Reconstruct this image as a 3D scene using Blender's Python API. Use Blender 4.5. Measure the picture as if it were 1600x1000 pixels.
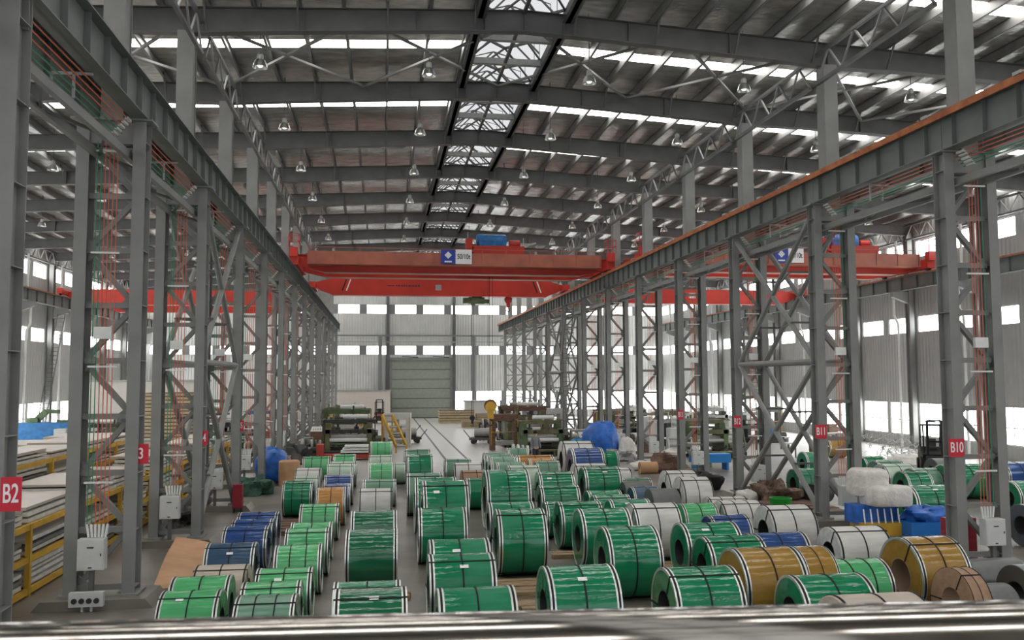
import bpy, math, random
from mathutils import Vector, Matrix
random.seed(7)
PI = math.pi
S = bpy.context.scene
COL = S.collection
for o in list(bpy.data.objects):
    bpy.data.objects.remove(o)

# ------------------------------------------------------------------ camera, sky, exposure
CH = 4.2635
YAW, PITCH, ROLL = 0.1484, 0.0683, -0.0038
fwd = Vector((math.sin(YAW)*math.cos(PITCH), math.cos(YAW)*math.cos(PITCH), math.sin(PITCH)))
rgt = Vector((math.cos(YAW), -math.sin(YAW), 0))
upv = rgt.cross(fwd)
r2 = math.cos(ROLL)*rgt + math.sin(ROLL)*upv
u2 = -math.sin(ROLL)*rgt + math.cos(ROLL)*upv
cam = bpy.data.cameras.new('camera')
cam.sensor_width = 36.0
cam.lens = 36.0*1344.5/1600.0
cam.clip_start, cam.clip_end = 0.05, 400
camo = bpy.data.objects.new('camera', cam)
COL.objects.link(camo)
camo.matrix_world = Matrix(((r2.x, u2.x, -fwd.x, 0), (r2.y, u2.y, -fwd.y, 0), (r2.z, u2.z, -fwd.z, CH), (0, 0, 0, 1)))
cam.dof.use_dof = True
cam.dof.focus_distance = 28.0
cam.dof.aperture_fstop = 16.0
S.camera = camo

W = bpy.data.worlds.new('overcast_sky')
S.world = W
W.use_nodes = True
W.node_tree.nodes['Background'].inputs[0].default_value = (0.86, 0.92, 1.0, 1)
W.node_tree.nodes['Background'].inputs[1].default_value = 1.6
E_SKY = 9.5        # daylight seen through roof-lights
E_WIN = 8.5        # daylight seen through windows
S.view_settings.view_transform = 'Standard'
S.view_settings.look = 'None'
S.view_settings.exposure = 0.0
S.view_settings.gamma = 1.0
S.view_settings.use_curve_mapping = False
try:
    S.cycles.use_denoising = True
    S.cycles.max_bounces = 8
    S.cycles.diffuse_bounces = 5
    S.cycles.sample_clamp_indirect = 6.0
except Exception:
    pass

# ------------------------------------------------------------------ helpers
class MB:
    def __init__(s):
        s.v = []; s.f = []; s.smooth = False
    def add(s, vs, fs):
        n = len(s.v)
        s.v += [tuple(p) for p in vs]
        s.f += [tuple(i+n for i in f) for f in fs]
        return s
    def box(s, x0, x1, y0, y1, z0, z1):
        return s.add([(x0,y0,z0),(x1,y0,z0),(x1,y1,z0),(x0,y1,z0),(x0,y0,z1),(x1,y0,z1),(x1,y1,z1),(x0,y1,z1)],
                     [(3,2,1,0),(4,5,6,7),(0,1,5,4),(1,2,6,5),(2,3,7,6),(3,0,4,7)])
    def cbox(s, c, d):
        return s.box(c[0]-d[0]/2, c[0]+d[0]/2, c[1]-d[1]/2, c[1]+d[1]/2, c[2]-d[2]/2, c[2]+d[2]/2)
    def bar(s, p, q, w, h, up=(0,0,1)):
        p = Vector(p); q = Vector(q); d = (q-p).normalized(); up = Vector(up)
        if abs(d.dot(up)) > .98: up = Vector((0,1,0))
        a = d.cross(up).normalized(); b = a.cross(d).normalized()
        vs = []
        for e in (p, q):
            for sx, sy in ((-1,-1),(1,-1),(1,1),(-1,1)):
                vs.append(e + a*(sx*w/2) + b*(sy*h/2))
        return s.add(vs, [(0,1,2,3),(7,6,5,4),(0,4,5,1),(1,5,6,2),(2,6,7,3),(3,7,4,0)])
    def tube(s, p, q, r, n=8, r1=None, cap=True):
        p = Vector(p); q = Vector(q); d = (q-p).normalized()
        up = Vector((0,0,1)) if abs(d.z) < .95 else Vector((0,1,0))
        a = d.cross(up).normalized(); b = a.cross(d)
        r1 = r if r1 is None else r1
        vs = []
        for e, rr in ((p, r), (q, r1)):
            for i in range(n):
                t = 2*PI*i/n
                vs.append(e + a*(rr*math.cos(t)) + b*(rr*math.sin(t)))
        fs = [(i, i+n, (i+1)%n+n, (i+1)%n) for i in range(n)]
        if cap:
            fs += [tuple(range(n)), tuple(range(2*n-1, n-1, -1))]
        return s.add(vs, fs)
    def path(s, pts, r, n=6):
        for a, b in zip(pts[:-1], pts[1:]): s.tube(a, b, r, n)
        return s
    def lathe(s, prof, axis='z', n=24, c=(0,0,0), closed=False):
        vs = []; m = len(prof)
        for i in range(n):
            t = 2*PI*i/n; ct, st = math.cos(t), math.sin(t)
            for r, h in prof:
                if axis == 'z': vs.append((c[0]+r*ct, c[1]+r*st, c[2]+h))
                elif axis == 'x': vs.append((c[0]+h, c[1]+r*ct, c[2]+r*st))
                else: vs.append((c[0]+r*st, c[1]+h, c[2]+r*ct))
        fs = []
        for i in range(n):
            j = (i+1) % n
            for k in range(m if closed else m-1):
                l = (k+1) % m
                fs.append((i*m+k, j*m+k, j*m+l, i*m+l))
        return s.add(vs, fs)
    def prism(s, poly, axis, a, b):
        n = len(poly); vs = []
        for h in (a, b):
            for u, w in poly:
                vs.append((h,u,w) if axis == 'x' else (u,h,w) if axis == 'y' else (u,w,h))
        return s.add(vs, [tuple(range(n-1,-1,-1)), tuple(range(n, 2*n))] + [(i, (i+1)%n, (i+1)%n+n, i+n) for i in range(n)])
    def mesh(s, name, smooth=False):
        me = bpy.data.meshes.new(name)
        me.from_pydata(s.v, [], s.f)
        me.validate()
        me.update()
        if smooth:
            me.shade_smooth()
            try: me.set_sharp_from_angle(angle=math.radians(38))
            except Exception: pass
        return me

def link(name, data, parent=None, loc=None):
    o = bpy.data.objects.new(name, data)
    COL.objects.link(o)
    if parent is not None: o.parent = parent
    if loc is not None: o.location = loc
    return o
def part(name, mb, mat, parent=None, smooth=False, loc=None):
    me = mb.mesh(name, smooth) if isinstance(mb, MB) else mb
    if isinstance(mb, MB) and mat is not None: me.materials.append(mat)
    return link(name, me, parent, loc)
def tag(o, label, cat, group=None, kind=None):
    o['label'] = label
    o['category'] = cat
    if group: o['group'] = group
    if kind: o['kind'] = kind
    return o
def thing(name, label, cat, loc=(0,0,0), rz=0, group=None):
    o = bpy.data.objects.new(name, None)
    COL.objects.link(o)
    o.empty_display_size = .2
    o.location = loc; o.rotation_euler = (0,0,rz)
    return tag(o, label, cat, group)
def solid(name, mb, mat, label, cat, group=None, smooth=False, loc=None, rz=None):
    o = part(name, mb, mat, None, smooth, loc)
    if rz is not None: o.rotation_euler[2] = rz
    return tag(o, label, cat, group)
def struct(name, mb, mat, parent=None, smooth=False):
    o = part(name, mb, mat, parent, smooth)
    if parent is None: o['kind'] = 'structure'
    return o
def dup(root, loc, rz=None, label=None, group=None, scale=None):
    r = root.copy(); COL.objects.link(r)
    r.location = loc
    if rz is not None: r.rotation_euler = (0,0,rz)
    if scale: r.scale = scale
    if label: r['label'] = label
    if group: r['group'] = group
    for ch in root.children:
        c = ch.copy(); COL.objects.link(c); c.parent = r
        for g in ch.children:
            d = g.copy(); COL.objects.link(d); d.parent = c
    return r

def mat(name, col, rough=.6, metal=0.0, var=.0, vscale=4.0, bump=0.0, bscale=30.0, stretch=(1,1,1), coat=0.0, col2=None, spec=None):
    m = bpy.data.materials.new(name); m.use_nodes = True
    nt = m.node_tree; b = nt.nodes['Principled BSDF']
    b.inputs['Base Color'].default_value = (*col, 1)
    b.inputs['Roughness'].default_value = rough
    b.inputs['Metallic'].default_value = metal
    if coat: b.inputs['Coat Weight'].default_value = coat; b.inputs['Coat Roughness'].default_value = .08
    if spec is not None: b.inputs['Specular IOR Level'].default_value = spec
    if var or bump or col2:
        tc = nt.nodes.new('ShaderNodeTexCoord'); mp = nt.nodes.new('ShaderNodeMapping')
        mp.inputs['Scale'].default_value = stretch
        nt.links.new(tc.outputs['Object'], mp.inputs['Vector'])
        if var or col2:
            n = nt.nodes.new('ShaderNodeTexNoise'); n.inputs['Scale'].default_value = vscale; n.inputs['Detail'].default_value = 5
            nt.links.new(mp.outputs[0], n.inputs['Vector'])
            r = nt.nodes.new('ShaderNodeValToRGB')
            a = col2 if col2 else tuple(c*(1-var) for c in col)
            d = col if col2 else tuple(min(1, c*(1+var)) for c in col)
            r.color_ramp.elements[0].position = .35; r.color_ramp.elements[1].position = .65
            r.color_ramp.elements[0].color = (*a, 1); r.color_ramp.elements[1].color = (*d, 1)
            nt.links.new(n.outputs['Fac'], r.inputs[0]); nt.links.new(r.outputs[0], b.inputs['Base Color'])
        if bump:
            n2 = nt.nodes.new('ShaderNodeTexNoise'); n2.inputs['Scale'].default_value = bscale; n2.inputs['Detail'].default_value = 3
            nt.links.new(mp.outputs[0], n2.inputs['Vector'])
            bp = nt.nodes.new('ShaderNodeBump'); bp.inputs['Strength'].default_value = bump; bp.inputs['Distance'].default_value = .05
            nt.links.new(n2.outputs['Fac'], bp.inputs['Height']); nt.links.new(bp.outputs[0], b.inputs['Normal'])
    return m
def emis(name, col, st):
    m = bpy.data.materials.new(name); m.use_nodes = True
    nt = m.node_tree
    for n in list(nt.nodes): nt.nodes.remove(n)
    e = nt.nodes.new('ShaderNodeEmission'); o = nt.nodes.new('ShaderNodeOutputMaterial')
    e.inputs[0].default_value = (*col, 1); e.inputs[1].default_value = st
    nt.links.new(e.outputs[0], o.inputs[0])
    return m
def ribbed(name, col, axis, period, rough=.5, depth=.02, metal=0.0, col2=None):
    """profiled sheet: ribs as fine relief"""
    m = mat(name, col, rough, metal, var=.05, vscale=.7)
    nt = m.node_tree; b = nt.nodes['Principled BSDF']
    tc = nt.nodes.new('ShaderNodeTexCoord'); w = nt.nodes.new('ShaderNodeTexWave')
    w.bands_direction = axis; w.inputs['Scale'].default_value = 2*PI/period/20.0
    nt.links.new(tc.outputs['Object'], w.inputs['Vector'])
    bp = nt.nodes.new('ShaderNodeBump'); bp.inputs['Strength'].default_value = 1.0; bp.inputs['Distance'].default_value = depth
    nt.links.new(w.outputs['Fac'], bp.inputs['Height']); nt.links.new(bp.outputs[0], b.inputs['Normal'])
    return m

steel = mat('grey_painted_steel', (.25,.25,.24), .55, 0, var=.10, vscale=1.3, spec=.35)
steel_d = mat('dark_grey_painted_steel', (.125,.125,.122), .55, 0, var=.12, vscale=1.5, spec=.35)
steel_g = mat('green_grey_painted_steel', (.165,.18,.17), .55, 0, var=.10, vscale=1.2, spec=.35)
steel_l = mat('pale_galvanised_steel', (.40,.40,.385), .45, .3, var=.1)
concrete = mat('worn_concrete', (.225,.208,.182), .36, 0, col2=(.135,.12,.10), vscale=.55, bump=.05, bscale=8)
def pale_aisle(m):
    # polished aisle is paler; yard colour is darkened for dirt and for coil shade
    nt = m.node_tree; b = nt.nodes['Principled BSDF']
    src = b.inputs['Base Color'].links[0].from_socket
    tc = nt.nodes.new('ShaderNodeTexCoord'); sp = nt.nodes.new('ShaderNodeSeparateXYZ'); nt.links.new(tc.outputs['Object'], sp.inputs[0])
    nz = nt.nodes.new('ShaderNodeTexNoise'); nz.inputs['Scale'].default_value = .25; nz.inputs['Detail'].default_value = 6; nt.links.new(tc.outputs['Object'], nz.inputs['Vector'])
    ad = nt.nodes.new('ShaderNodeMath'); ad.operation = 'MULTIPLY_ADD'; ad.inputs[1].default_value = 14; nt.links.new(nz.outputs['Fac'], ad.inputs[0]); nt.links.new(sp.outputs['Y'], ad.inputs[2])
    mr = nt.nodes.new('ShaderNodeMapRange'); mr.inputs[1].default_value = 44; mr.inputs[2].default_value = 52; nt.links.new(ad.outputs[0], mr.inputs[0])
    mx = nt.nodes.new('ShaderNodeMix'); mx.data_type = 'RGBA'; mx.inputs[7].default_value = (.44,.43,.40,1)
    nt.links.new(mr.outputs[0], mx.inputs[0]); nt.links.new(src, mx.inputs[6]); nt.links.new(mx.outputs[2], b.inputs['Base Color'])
floor_m = concrete.copy(); floor_m.name = 'yard_floor_concrete'; pale_aisle(floor_m)
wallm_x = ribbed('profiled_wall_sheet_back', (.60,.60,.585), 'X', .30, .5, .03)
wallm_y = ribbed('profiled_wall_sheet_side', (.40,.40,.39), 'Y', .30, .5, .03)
darkpost = mat('dark_wall_post', (.22,.22,.22), .6)
foil = mat('quilted_silver_foil', (.54,.535,.515), .25, .5, var=.22, vscale=2.6, bump=.38, bscale=5.5, stretch=(.6,1.3,1))
sky_e = emis('daylit_rooflight', (1.0,.985,.95), E_SKY)
mon_e = emis('daylit_milky_rooflight', (.98,.985,1.0), .80)
win_e = emis('daylit_window', (.97,1.0,.985), E_WIN)
redp = mat('crane_red_paint', (.52,.045,.03), .4, 0, var=.12, vscale=.8, spec=.4)
orgp = mat('crane_orange_paint', (.40,.125,.08), .5, 0, var=.15, vscale=1.0)
bluep = mat('hoist_blue', (.02,.16,.42), .5, var=.2)
rust = mat('rusty_orange_rail', (.50,.17,.06), .6, .1, col2=(.33,.09,.035), vscale=3)
white = mat('white_paint', (.74,.745,.72), .45, var=.04)
black = mat('black_rubber', (.012,.012,.013), .6, spec=.25)
dark = mat('dark_machine_steel', (.045,.045,.042), .5, .3, var=.3, vscale=3)
olive = mat('olive_machine_paint', (.13,.125,.06), .5, .1, var=.3, vscale=2)
olive2 = mat('green_machine_paint', (.09,.13,.06), .5, .1, var=.3, vscale=2)
yell = mat('yellow_paint', (.62,.36,.035), .5, var=.15, vscale=2)
signred = mat('sign_red', (.62,.02,.045), .45)
signwhite = mat('sign_white', (.88,.86,.86), .5)
wood = mat('pallet_wood', (.33,.225,.13), .75, var=.35, vscale=3, stretch=(1,6,6))
wood_r = mat('reddish_timber', (.155,.085,.06), .75, var=.35, vscale=3, stretch=(1,6,6))
card = mat('brown_cardboard', (.52,.30,.165), .8, var=.12, vscale=1.5)
chrome = mat('polished_stainless', (.50,.465,.42), .11, 1.0)
bluet = mat('blue_tarpaulin', (.02,.13,.50), .42, var=.3, vscale=3, bump=.5, bscale=5)
redwire = mat('red_conduit', (.62,.14,.08), .4)
greenwire = mat('green_conduit', (.03,.25,.12), .4)
# ------------------------------------------------------------------ setting: dimensions
XL, XR, LEG = -5.318, 13.229, .526
XW0, XW1 = -23.85, 31.75
Y0, BAY, YB, YF = 17.83, 6.0, 95.6, -14.0
RID = 3.955
FR = [Y0 + BAY*k for k in range(-2, 13)]
def zr(x): return 15.15 - .05*abs(x-RID)
def rbot(x):
    a = abs(x-RID)
    if a <= 9.27: return 14.22 - .56*(a/9.27)**1.15
    return zr(x) - .32 - (.72 - .12*min(1, (a-9.27)/3.0))

# floor
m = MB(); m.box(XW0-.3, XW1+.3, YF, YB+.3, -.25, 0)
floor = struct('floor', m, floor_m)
# transfer-cart rails let into the floor
for k, x in enumerate((3.30, 4.45)):
    m = MB(); m.box(x-.06, x+.06, 36, YB-.6, 0.001, .012)
    tag(part('floor_rail', m, dark), ('left' if k == 0 else 'right')+' dark cart rail set flush in the floor leading to the shutter door', 'rail', 'cart rails in the floor')

# ---- walls with window bands
NW = [0]
pane_cache = {}
def window(cx, cy, z0, z1, ln, axis, nm=1, trans=None, fm=None):
    """frame with mullions; axis 'x' for a wall that runs along X"""
    NW[0] += 1
    key = (round(z1-z0,2), round(ln,2), axis, nm, trans)
    if key not in pane_cache:
        h = z1-z0; f = MB(); t = .05
        def bx(a0, a1, b0, b1, d):
            if axis == 'x': f.box(a0, a1, -d, d, b0, b1)
            else: f.box(-d, d, a0, a1, b0, b1)
        bx(-ln/2, ln/2, 0, t, .05); bx(-ln/2, ln/2, h-t, h, .05)
        bx(-ln/2, -ln/2+t, t, h-t, .05); bx(ln/2-t, ln/2, t, h-t, .05)
        for i in range(1, nm): bx(-ln/2+ln*i/nm-.025, -ln/2+ln*i/nm+.025, t, h-t, .045)
        if trans: bx(-ln/2+t, ln/2-t, h*trans-.025, h*trans+.025, .04)
        fme = f.mesh('window_frame'); fme.materials.append(steel_l if fm is None else fm)
        panes = []
        zz = [(t, h-t)] if not trans else [(t, h*trans), (h*trans, h-t)]
        for i in range(nm):
            a0 = -ln/2+ln*i/nm+.025; a1 = -ln/2+ln*(i+1)/nm-.025
            for q0, q1 in zz:
                p = MB()
                if axis == 'x': p.box(a0, a1, -.01, .01, q0, q1)
                else: p.box(-.01, .01, a0, a1, q0, q1)
                pm = p.mesh('pane'); pm.materials.append(win_e); panes.append(pm)
        pane_cache[key] = (fme, panes)
    fme, panes = pane_cache[key]
    o = link('window_%d' % NW[0], fme, None, (cx, cy, z0)); o['kind'] = 'structure'
    for pm in panes: link('pane', pm, o)

UP = (11.45, 12.5); MID = (6.95, 7.95); LOW = (.75, 2.75)
# back wall
class Posts:
    def __init__(s): s.l = []
    def box(s, *a): s.l.append(a)
m = MB(); post = Posts()
P = (XR-XL)/6
n = 18; x0 = XL-3*(XR-XL)/3 - .0
xs = XL - 6*P
DOOR = (.95, 7.35, 6.35)
for i in range(n):
    a = xs+i*P; b = a+P; gap = .36
    top = zr((a+b)/2)-.05
    def seg(z0, z1):
        if z0 < DOOR[2] and b > DOOR[0]-.3 and a < DOOR[1]+.3:      # cut the door opening
            if a < DOOR[0]-.3: m.box(a, DOOR[0]-.3, YB, YB+.25, z0, z1)
            if b > DOOR[1]+.3: m.box(DOOR[1]+.3, b, YB, YB+.25, z0, z1)
            if z1 > DOOR[2]+.3: m.box(max(a, DOOR[0]-.3), min(b, DOOR[1]+.3), YB, YB+.25, max(z0, DOOR[2]+.3), z1)
        else: m.box(a, b, YB, YB+.25, z0, z1)
    low = (a > DOOR[1]-.5)
    if low: seg(0, .75); seg(2.95, MID[0])
    else: seg(0, MID[0])
    seg(MID[1], UP[0]); m.box(a, b, YB, YB+.25, UP[1], top)
    for z0, z1 in (MID, UP) + (((.75, 2.95),) if low else ()):
        g = gap if z0 > 3 else .12
        if z0 < 3 and a < DOOR[1]+.3:
            aa = DOOR[1]+.45
            post.box(DOOR[1]+.3, aa, YB+.02, YB+.2, z0, z1); post.box(b-g, b, YB+.02, YB+.2, z0, z1)
            window((aa+b-g)/2, YB+.08, z0, z1, b-g-aa, 'x', 2, .6)
            continue
        post.box(a, a+g, YB+.02, YB+.2, z0, z1); post.box(b-g, b, YB+.02, YB+.2, z0, z1)
        window((a+b)/2, YB+.08, z0, z1, P-2*g, 'x', 1 if z0 > 3 else 3, None if z0 > 3 else .6)
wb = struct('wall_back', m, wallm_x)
for a_ in post.l:
    pq = MB(); pq.box(*a_); part('window_post', pq, darkpost, wb)
for x in (.45, 7.75, -9.5, -17, 17.5, 25):      # wind posts and rails on the inside of the end wall
    mm = MB(); mm.box(x-.16, x+.16, YB-.34, YB-.32, 0, 13.4); mm.box(x-.16, x+.16, YB-.03, YB-.01, 0, 13.4); mm.box(x-.012, x+.012, YB-.33, YB-.02, 0, 13.4)
    part('wind_post', mm, steel_d if x < 10 else steel, wb)
for x in (-.35, 9.9):
    mm = MB(); mm.box(x-.2, x+.2, YB-.75, YB-.4, 0, 9.1)
    part('crane_stop_post', mm, darkpost, wb)
for z, h in ((9.05, .16), (8.35, .10)):
    mm = MB(); mm.box(XL, XR, YB-.5, YB-.36, z-h/2, z+h/2)
    part('wall_rail', mm, darkpost if z > 9 else steel_l, wb)
# roller door with jambs and slats
m = MB()
m.box(DOOR[0]-.3, DOOR[0], YB-.15, YB+.2, 0, DOOR[2]+.3); m.box(DOOR[1], DOOR[1]+.3, YB-.15, YB+.2, 0, DOOR[2]+.3); m.box(DOOR[0], DOOR[1], YB-.25, YB+.2, DOOR[2], DOOR[2]+.3)
dr = struct('door_1', m, steel)
doorm = mat('sectional_door_grey_green', (.30,.325,.28), .5, var=.05)
for k in range(6):
    z0 = .04+k*DOOR[2]/6; mm = MB(); mm.box(DOOR[0], DOOR[1], YB-.03, YB+.05, z0+.045, z0+DOOR[2]/6-.045)
    part('door_panel', mm, doorm, dr)
    mm = MB(); mm.box(DOOR[0], DOOR[1], YB+.01, YB+.05, z0-.045, z0+.045); part('panel_joint', mm, steel_d, dr)
for xa in (2.0, 5.4):
    mm = MB(); mm.bar((xa, YB-.45, DOOR[2]+.42), (xa+1.8, YB-.45, DOOR[2]+.30), .08, .08)
    part('door_spring', mm, dark, dr)

# side walls
for side, xw, nm in ((-1, XW0, 'wall_left'), (1, XW1, 'wall_right')):
    m = MB(); po = MB()
    xa, xb = (xw-.25, xw) if side < 0 else (xw, xw+.25)
    for i in range(37):
        a = Y0-30+i*3.0; b = min(a+3, YB+.25)
        if b-a < 1: continue
        low = a > 18
        m.box(xa, xb, a, b, 0, LOW[0])
        if not low: m.box(xa, xb, a, b, LOW[0], LOW[1])
        m.box(xa, xb, a, b, LOW[1], MID[0]); m.box(xa, xb, a, b, MID[1], UP[0]); m.box(xa, xb, a, b, UP[1], zr(xw)+.1)
        for z0, z1 in (LOW, MID, UP):
            if z0 < 3 and not low: continue
            g = .3 if z0 > 3 else .15
            po.box(xa+.04, xb-.04, a, a+g, z0, z1); po.box(xa+.04, xb-.04, b-g, b, z0, z1)
            window((xa+xb)/2, (a+b)/2, z0, z1, b-a-2*g, 'y', 1 if z0 > 3 else 3, None if z0 > 3 else .45)
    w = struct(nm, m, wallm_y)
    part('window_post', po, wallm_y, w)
# unseen wall behind the camera, its middle left open for daylight fill
m = MB(); m.box(XW0-.25, -9, YF-.25, YF, 0, 13.5); m.box(17, XW1+.25, YF-.25, YF, 0, 13.5); m.box(-9, 17, YF-.25, YF, 10.5, 14.9)
struct('wall_front', m, wallm_x)

# ------------------------------------------------------------------ roof
MX0, MX1 = RID-1.2, RID+1.2
sl_y = [Y0+3.3+6*k for k in range(-5, 13)]
cuts = [YF]+[v for s in sl_y for v in (s-.33, s+.33)]+[YB+.25]
m = MB()
def slab(mb, xa, xb, ya, yb, t=.06):
    za, zb = zr(xa), zr(xb)
    mb.add([(xa,ya,za),(xb,ya,zb),(xb,yb,zb),(xa,yb,za),(xa,ya,za+t),(xb,ya,zb+t),(xb,yb,zb+t),(xa,yb,za+t)],
           [(3,2,1,0),(4,5,6,7),(0,1,5,4),(1,2,6,5),(2,3,7,6),(3,0,4,7)])
sheets = []
for i in range(0, len(cuts)-1, 2):
    # the foil sheets, in purlin-wide strips
    for xa, xb in ((XW0-.3, MX0), (MX1, XW1+.3)):
        if i == 0: slab(m, xa, xb, cuts[i], cuts[i+1])
        else:
            q = MB(); slab(q, xa, xb, cuts[i], cuts[i+1]); sheets.append(q)
ceil = struct('ceiling', m, foil)
for q in sheets: part('roof_sheet', q, foil, ceil)
for s in sl_y:
    for xa, xb in ((XW0-.3, MX0-.35), (MX1+.35, XW1+.3)):
        q = MB(); slab(q, xa, xb, s-.33, s+.33, .03)
        part('skylight_panel', q, sky_e, ceil)
    q = MB(); slab(q, MX0-.35, MX0, s-.33, s+.33); slab(q, MX1, MX1+.35, s-.33, s+.33)
    part('roof_flashing', q, foil, ceil)
px = []
x = MX0-.25
while x > XW0: px.append(x); x -= 1.22
x = MX1+.25
while x < XW1: px.append(x); x += 1.22
pur = mat('galvanised_purlin', (.24,.238,.23), .45, .3, var=.1)
for x in px:
    q = MB(); z = zr(x)-.003; t = .0025
    q.box(x-.035, x-.027, YF, YB, z-.31, z); q.box(x-.035, x+.04, YF, YB, z-.012, z); q.box(x-.035, x+.04, YF, YB, z-.31, z-.30)
    part('purlin', q, pur, ceil)

# ridge monitor: milky glazing over steel lattice
mon = thing('ridge_skylight', 'long milky ridge skylight with dark steel lattice along the roof top', 'skylight', (RID, 0, 14.9))
zz = -14.9
def zl(z): return z-14.9
for i, (xa, xb, za, zb) in enumerate(((-1.2,-1.2,15.0,16.0),(1.2,1.2,15.0,16.0),(-1.2,0,16.0,16.35),(0,1.2,16.35,16.0))):
    q = MB(); e = .02
    if xa == xb: q.box(xa-e, xa+e, YF, YB, zl(za), zl(zb))
    else: q.add([(xa,YF,zl(za)),(xb,YF,zl(zb)),(xb,YB,zl(zb)),(xa,YB,zl(za)),(xa,YF,zl(za)+e),(xb,YF,zl(zb)+e),(xb,YB,zl(zb)+e),(xa,YB,zl(za)+e)],
               [(3,2,1,0),(4,5,6,7),(0,1,5,4),(1,2,6,5),(2,3,7,6),(3,0,4,7)])
    part('glazing', q, mon_e, mon)
for sx in (-1, 1):
    q = MB(); q.box(sx*1.28-.07, sx*1.28+.07, YF, YB, zl(14.55), zl(15.02)); q.box(sx*1.28-.16, sx*1.28+.16, YF, YB, zl(14.55), zl(14.57))
    part('edge_beam', q, steel_d, mon)
q = MB(); q.box(-.05, .05, YF, YB, zl(14.75), zl(14.83)); part('centre_bar', q, steel_d, mon)
crossb = None
for k in range(-24, 80):
    y = Y0 + k
    if k % 6 == 0 or not (2 < y < YB-1): continue
    q = MB(); q.box(-1.2, 1.2, -.09, .09, -.22, -.02)
    if crossb is None:
        crossb = q.mesh('cross_beam'); crossb.materials.append(steel_l)
        d = MB(); d.bar((-1.2,-1,.1),(0,1,.45),.07,.07); d.bar((1.2,-1,.1),(0,1,.45),.07,.07); d.bar((0,-1,.45),(1.2,1,.1),.05,.05); d.bar((0,-1,.45),(-1.2,1,.1),.05,.05)
        latt = d.mesh('lattice'); latt.materials.append(steel_d)
        d = MB(); d.bar((-1.2,0,.1),(-1.2,0,1.1),.06,.06); d.bar((1.2,0,.1),(1.2,0,1.1),.06,.06); d.bar((-1.2,0,1.08),(0,0,1.4),.06,.06); d.bar((1.2,0,1.08),(0,0,1.4),.06,.06); d.bar((-1.2,0,.2),(0,0,1.4),.05,.05); d.bar((1.2,0,.2),(0,0,1.4),.05,.05)
        hoop = d.mesh('hoop_frame'); hoop.materials.append(steel_d)
    if k % 6 in (2, 4): link('cross_beam', crossb, mon, (0, y, zl(14.95)))
    if k % 2 == 1: link('lattice', latt, mon, (0, y, zl(14.85)))
    link('hoop_frame', hoop, mon, (0, y, zl(14.95)))

# rafters: one welded frame beam per column line
ORD = ['first','second','third','fourth','fifth','sixth','seventh','eighth','ninth','tenth','eleventh','twelfth','thirteenth','fourteenth','fifteenth','sixteenth','seventeenth']
def rafter_mesh(xs_):
    q = MB()
    for a, b in zip(xs_[:-1], xs_[1:]):
        ta, tb = zr(a)-.315, zr(b)-.315; ba, bb = rbot(a), rbot(b)
        for (y0, y1, pa, pb, qa, qb) in ((-.005,.005,ba,bb,ta,tb), (-.14,.14,ba-.02,bb-.02,ba,bb), (-.12,.12,ta-.016,tb-.016,ta,tb)):
            q.add([(a,y0,pa),(b,y0,pb),(b,y1,pb),(a,y1,pa),(a,y0,qa),(b,y0,qb),(b,y1,qb),(a,y1,qa)],
                  [(3,2,1,0),(4,5,6,7),(0,1,5,4),(1,2,6,5),(2,3,7,6),(3,0,4,7)])
    return q
def lin(a, b, n): return [a+(b-a)*i/n for i in range(n+1)]
nave = rafter_mesh(lin(XL, RID, 6)+lin(RID, XR, 6)[1:]).mesh('nave_span'); nave.materials.append(steel_d)
lefts = rafter_mesh(lin(XW0, XL, 8)).mesh('side_span'); lefts.materials.append(steel_d)
rights = rafter_mesh(lin(XR, XW1, 8)).mesh('side_span'); rights.materials.append(steel_d)
st = []
for x in [XL+.0, XL+3.1, XL+6.2, RID-1.15, RID, RID+1.15, XR-6.2, XR-3.1, XR, XL-4.6, XL-9.2, XL-13.9, XR+4.6, XR+9.2, XR+13.9]:
    q = MB(); q.box(x-.008, x+.008, -.12, .12, rbot(x), zr(x)-.33)
    me = q.mesh('stiffener'); me.materials.append(steel_d); st.append(me)
fly = []
for x in px[::2]:
    q = MB(); q.bar((x, -.1, rbot(x)+.03), (x, -.62, zr(x)-.15), .05, .05); q.bar((x, .1, rbot(x)+.03), (x, .62, zr(x)-.15), .05, .05)
    me = q.mesh('fly_brace'); me.materials.append(steel_d); fly.append(me)
for k, y in enumerate(FR):
    nvis = k-3
    lab = 'dark steel roof rafter nearest the camera side, above the frame' if nvis < 0 else 'dark grey steel roof rafter, %s in view counting from the camera' % ORD[nvis]
    r = thing('roof_rafter', lab if nvis >= 0 else lab+', '+ORD[k]+' frame', 'beam', (0, y, 0), 0, 'roof rafters')
    link('nave_span', nave, r); link('side_span', lefts, r); link('side_span', rights, r)
    for me in st: link('stiffener', me, r)
    if y < 45:
        for me in fly: link('fly_brace', me, r)
# roof bracing crosses
def cross(xa, xb, ya, yb, lab, dz=.5):
    o = thing('roof_cross_brace', lab, 'brace', (0,0,0), 0, 'roof wind bracing')
    for (p, q_) in (((xa,ya),(xb,yb)), ((xb,ya),(xa,yb))):
        d = MB(); d.bar((p[0],p[1],zr(p[0])-dz),(q_[0],q_[1],zr(q_[0])-dz),.09,.07); part('diagonal_bar', d, steel, o)
for bi, yb_ in enumerate((Y0+6, Y0+48)):
    xx = [XL-9.2, XL-4.6, XL, XL+4.6, RID, XR-4.6, XR, XR+4.6, XR+9.2]
    for i in range(len(xx)-1):
        cross(xx[i], xx[i+1], yb_+.15, yb_+5.85, 'crossed angle braces under the %s roof bay, %s panel from the left' % (('nearest visible','far')[bi], ORD[i]))
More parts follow.
